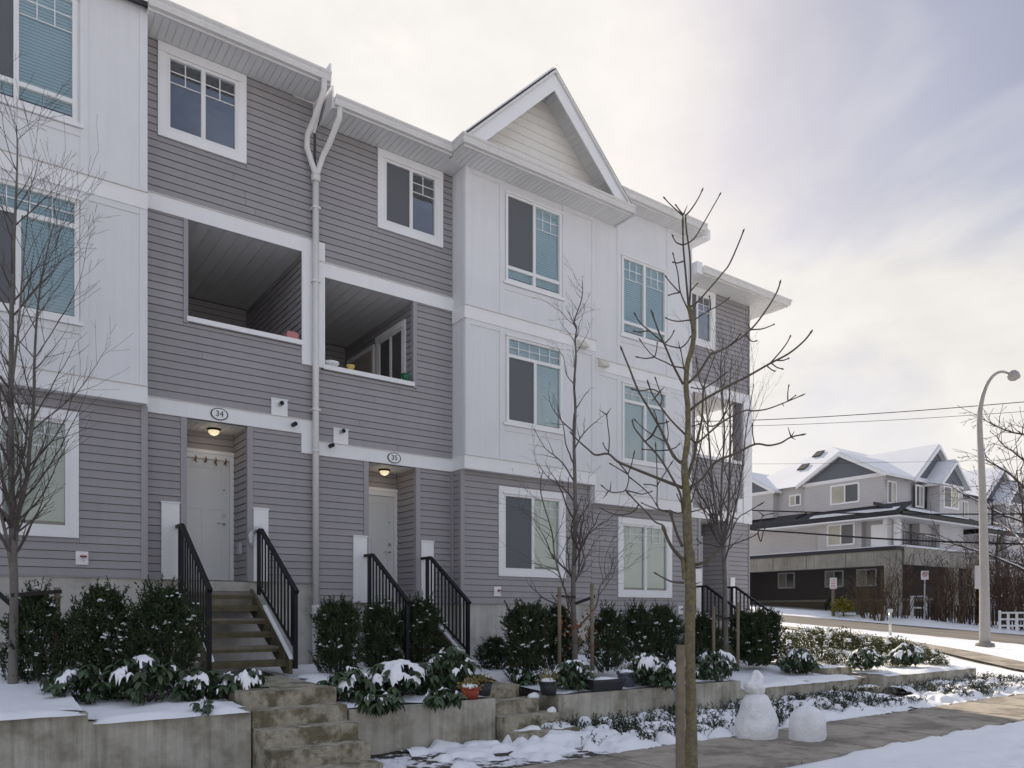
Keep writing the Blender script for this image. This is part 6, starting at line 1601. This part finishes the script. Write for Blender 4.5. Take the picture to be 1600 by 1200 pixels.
p = gpt(1318, 50); rr = random.Random(2); t = thing('yellow_shrub', p, 'yellow-green leafy shrub beside the notice sign', 'shrub'); mb = MB()
for i in range(900):
    d = rdir(rr, -0.2); d = d*rr.uniform(0.45, 1.0)*(1+0.6*mn.noise(d*2.2)); leaf_quad(mb, p+Vector((d.x*0.65, d.y*0.65, 0.5+d.z*0.62)), d+rdir(rr)*0.8, rdir(rr), 0.17, 0.09, 0.2)
mb.build('foliage', YB_, t); MB().tube([tuple(p), (p.x, p.y, p.z+0.5)], 0.05, 6).build('stem', BARK, t)
p = gpt(1303, 51.5); t = thing('green_shrub', p, 'small dark green shrub behind the notice sign', 'shrub'); mb = MB()
for i in range(700):
    d = rdir(rr, -0.2); leaf_quad(mb, p+Vector((d.x*0.5, d.y*0.5, 0.45+d.z*0.5)), d+rdir(rr)*0.8, rdir(rr), 0.15, 0.08, 0.2)
mb.build('foliage', GCOV, t)
# big bare trees at the right edge, snow on the limbs
PT = dict(seg=0.45, wander=0.17, up=0.02, rmin=0.011, levels=3, bare=0.12, dens=(0.8, 0.55, 0.4, 0), ratio=0.48, ang=0.75)
SNT = mat('snow_on_limb', (0.8, 0.81, 0.84), 0.8, 0.05)
def big_tree(px, d, h, label, seed, limbs):
    rr = random.Random(seed); p = gpt(px, d); t = thing('bare_tree', p, label, 'tree', 'bare trees at the right edge'); tr = MB(); tw = MB(); sn = MB()
    top = p+Vector((0.2, 0.1, h)); L3 = smooth([p-Vector((0, 0, 0.3)), p+Vector((0.05, 0, h*0.35)), p+Vector((-0.05, 0.1, h*0.7)), top], 5); n = len(L3)
    tr.tube(L3, [0.20*(1-0.9*i/(n-1))+0.012 for i in range(n)], 9)
    for k in range(limbs):
        f = 0.22+0.75*k/limbs; b = L3[min(n-1, int(f*(n-1)))]; a = k*2.4+rr.uniform(-.3, .3); dr = Vector((math.cos(a), math.sin(a), rr.uniform(0.25, 0.8)))
        L = h*0.5*(1.15-f*0.75)
        q = Vector(b); pts = [q.copy()]; dd = dr.normalized()
        for i in range(7): dd = (dd+rdir(rr)*0.16+Vector((0, 0, 0.02))).normalized(); q = q+dd*L/7; pts.append(q.copy())
        rad = [0.075*(1-f*0.5)*(1-0.85*i/7)+0.01 for i in range(8)]
        tr.tube(pts, rad, 6)
        if f < 0.55: sn.tube([v_+Vector((0, 0, rad[i]*0.9)) for i, v_ in enumerate(pts)], [rd*0.75 for rd in rad], 5)
        for i in range(1, 8):
            for _ in range(3):
                nd = (dd+rdir(rr)*1.1); grow(tw, pts[i], nd, L*0.42*rr.uniform(0.5, 1.1), rad[i]*0.6, 1, rr, PT)
    tr.build('trunk', BARK, t); tag(tw.build('twigs', TWIG, t), kind='stuff'); sn.build('snow', SNT, t)
big_tree(1612, 40, 11.5, 'large bare tree at the right edge, snow along its limbs', 21, 16)
big_tree(1668, 44, 12.0, 'bare tree mostly outside the right edge', 22, 14)
big_tree(1560, 58, 7.0, 'smaller bare tree between lamp post and right edge', 23, 14)
WIREM = mat('black_cable', (0.015, 0.015, 0.017), 0.6, 0.05)
def wire(pts, d0, d1, r, label):
    P = smooth([at_depth(a, b, d0+(d1-d0)*i/(len(pts)-1)) for i, (a, b) in enumerate(pts)], 6)
    solo('overhead_cable', MB().tube(P, r, 6), WIREM, label, 'cable', 'overhead cables')
wire([(1130, 796), (1260, 800), (1400, 803), (1600, 803), (1800, 800)], 42, 36, 0.035, 'thick black cable crossing the upper windows of the far houses')
wire([(1130, 825), (1240, 832), (1400, 843), (1600, 850), (1800, 852)], 42, 36, 0.045, 'thickest black cable sloping down across the far houses')
wire([(1000, 660), (1190, 656), (1400, 644), (1600, 628), (1800, 611)], 44, 38, 0.02, 'topmost thin wire in the sky above the far roofs')
wire([(1000, 668), (1190, 665), (1400, 656), (1600, 643), (1800, 629)], 44, 38, 0.012, 'second thin wire in the sky, just below the topmost')
wire([(1100, 725), (1300, 724), (1600, 718), (1800, 712)], 44, 38, 0.007, 'faint wire level with the far roof ridge')
# far tree line and neighbourhood beyond
FARW = mat('far_winter_wood', (0.085, 0.075, 0.07), 0.9, 0.3, 0.4)
mb = MB(); rr = random.Random(6)
for i in range(260):
    a = R(rr.uniform(8, 120)); D = rr.uniform(130, 190); x, y = D*math.sin(a), D*math.cos(a); hh = rr.uniform(5, 9)
    mb.blob((x, y, hh*0.4), rr.uniform(4, 8), rr.uniform(4, 8), hh*0.7, seed=i, amp=0.5, nu=9, nv=6)
tag(mb.build('far_wood', FARW), 'far off winter wood along the horizon', None, None, 'stuff')
# bare trees and a house across the main street, seen only as reflections in the windows
PR = dict(seg=0.5, wander=0.2, up=0.03, rmin=0.014, levels=2, bare=0.15, dens=(0.8, 0.5, 0), ratio=0.5, ang=0.7)
for i, (x, y, h, lb) in enumerate([(12.5, -12.5, 9.0, 'bare street tree mirrored in the far ground floor window'), (19.5, -13.0, 10.0, 'bare street tree mirrored in the far bay windows')]):
    rr = random.Random(300+i); t = thing('street_tree', (x, y, -1.7), lb, 'tree', 'bare trees across the main street'); tw = MB(); tr = MB()
    tr.tube([(x, y, -1.9), (x+0.1, y, 1.0), (x, y+0.1, h*0.55), (x+0.1, y, h-1.7)], [0.2, 0.15, 0.09, 0.03], 8); tr.build('trunk', BARK, t)
    for k in range(26):
        z = 0.5+(h-3.0)*k/26; a = k*2.4; grow(tw, Vector((x, y, z)), Vector((math.cos(a), math.sin(a), 0.9)), h*0.36*(1.1-0.6*k/26), 0.05, 0, rr, PR)
    tag(tw.build('twigs', TWIG, t), kind='stuff')
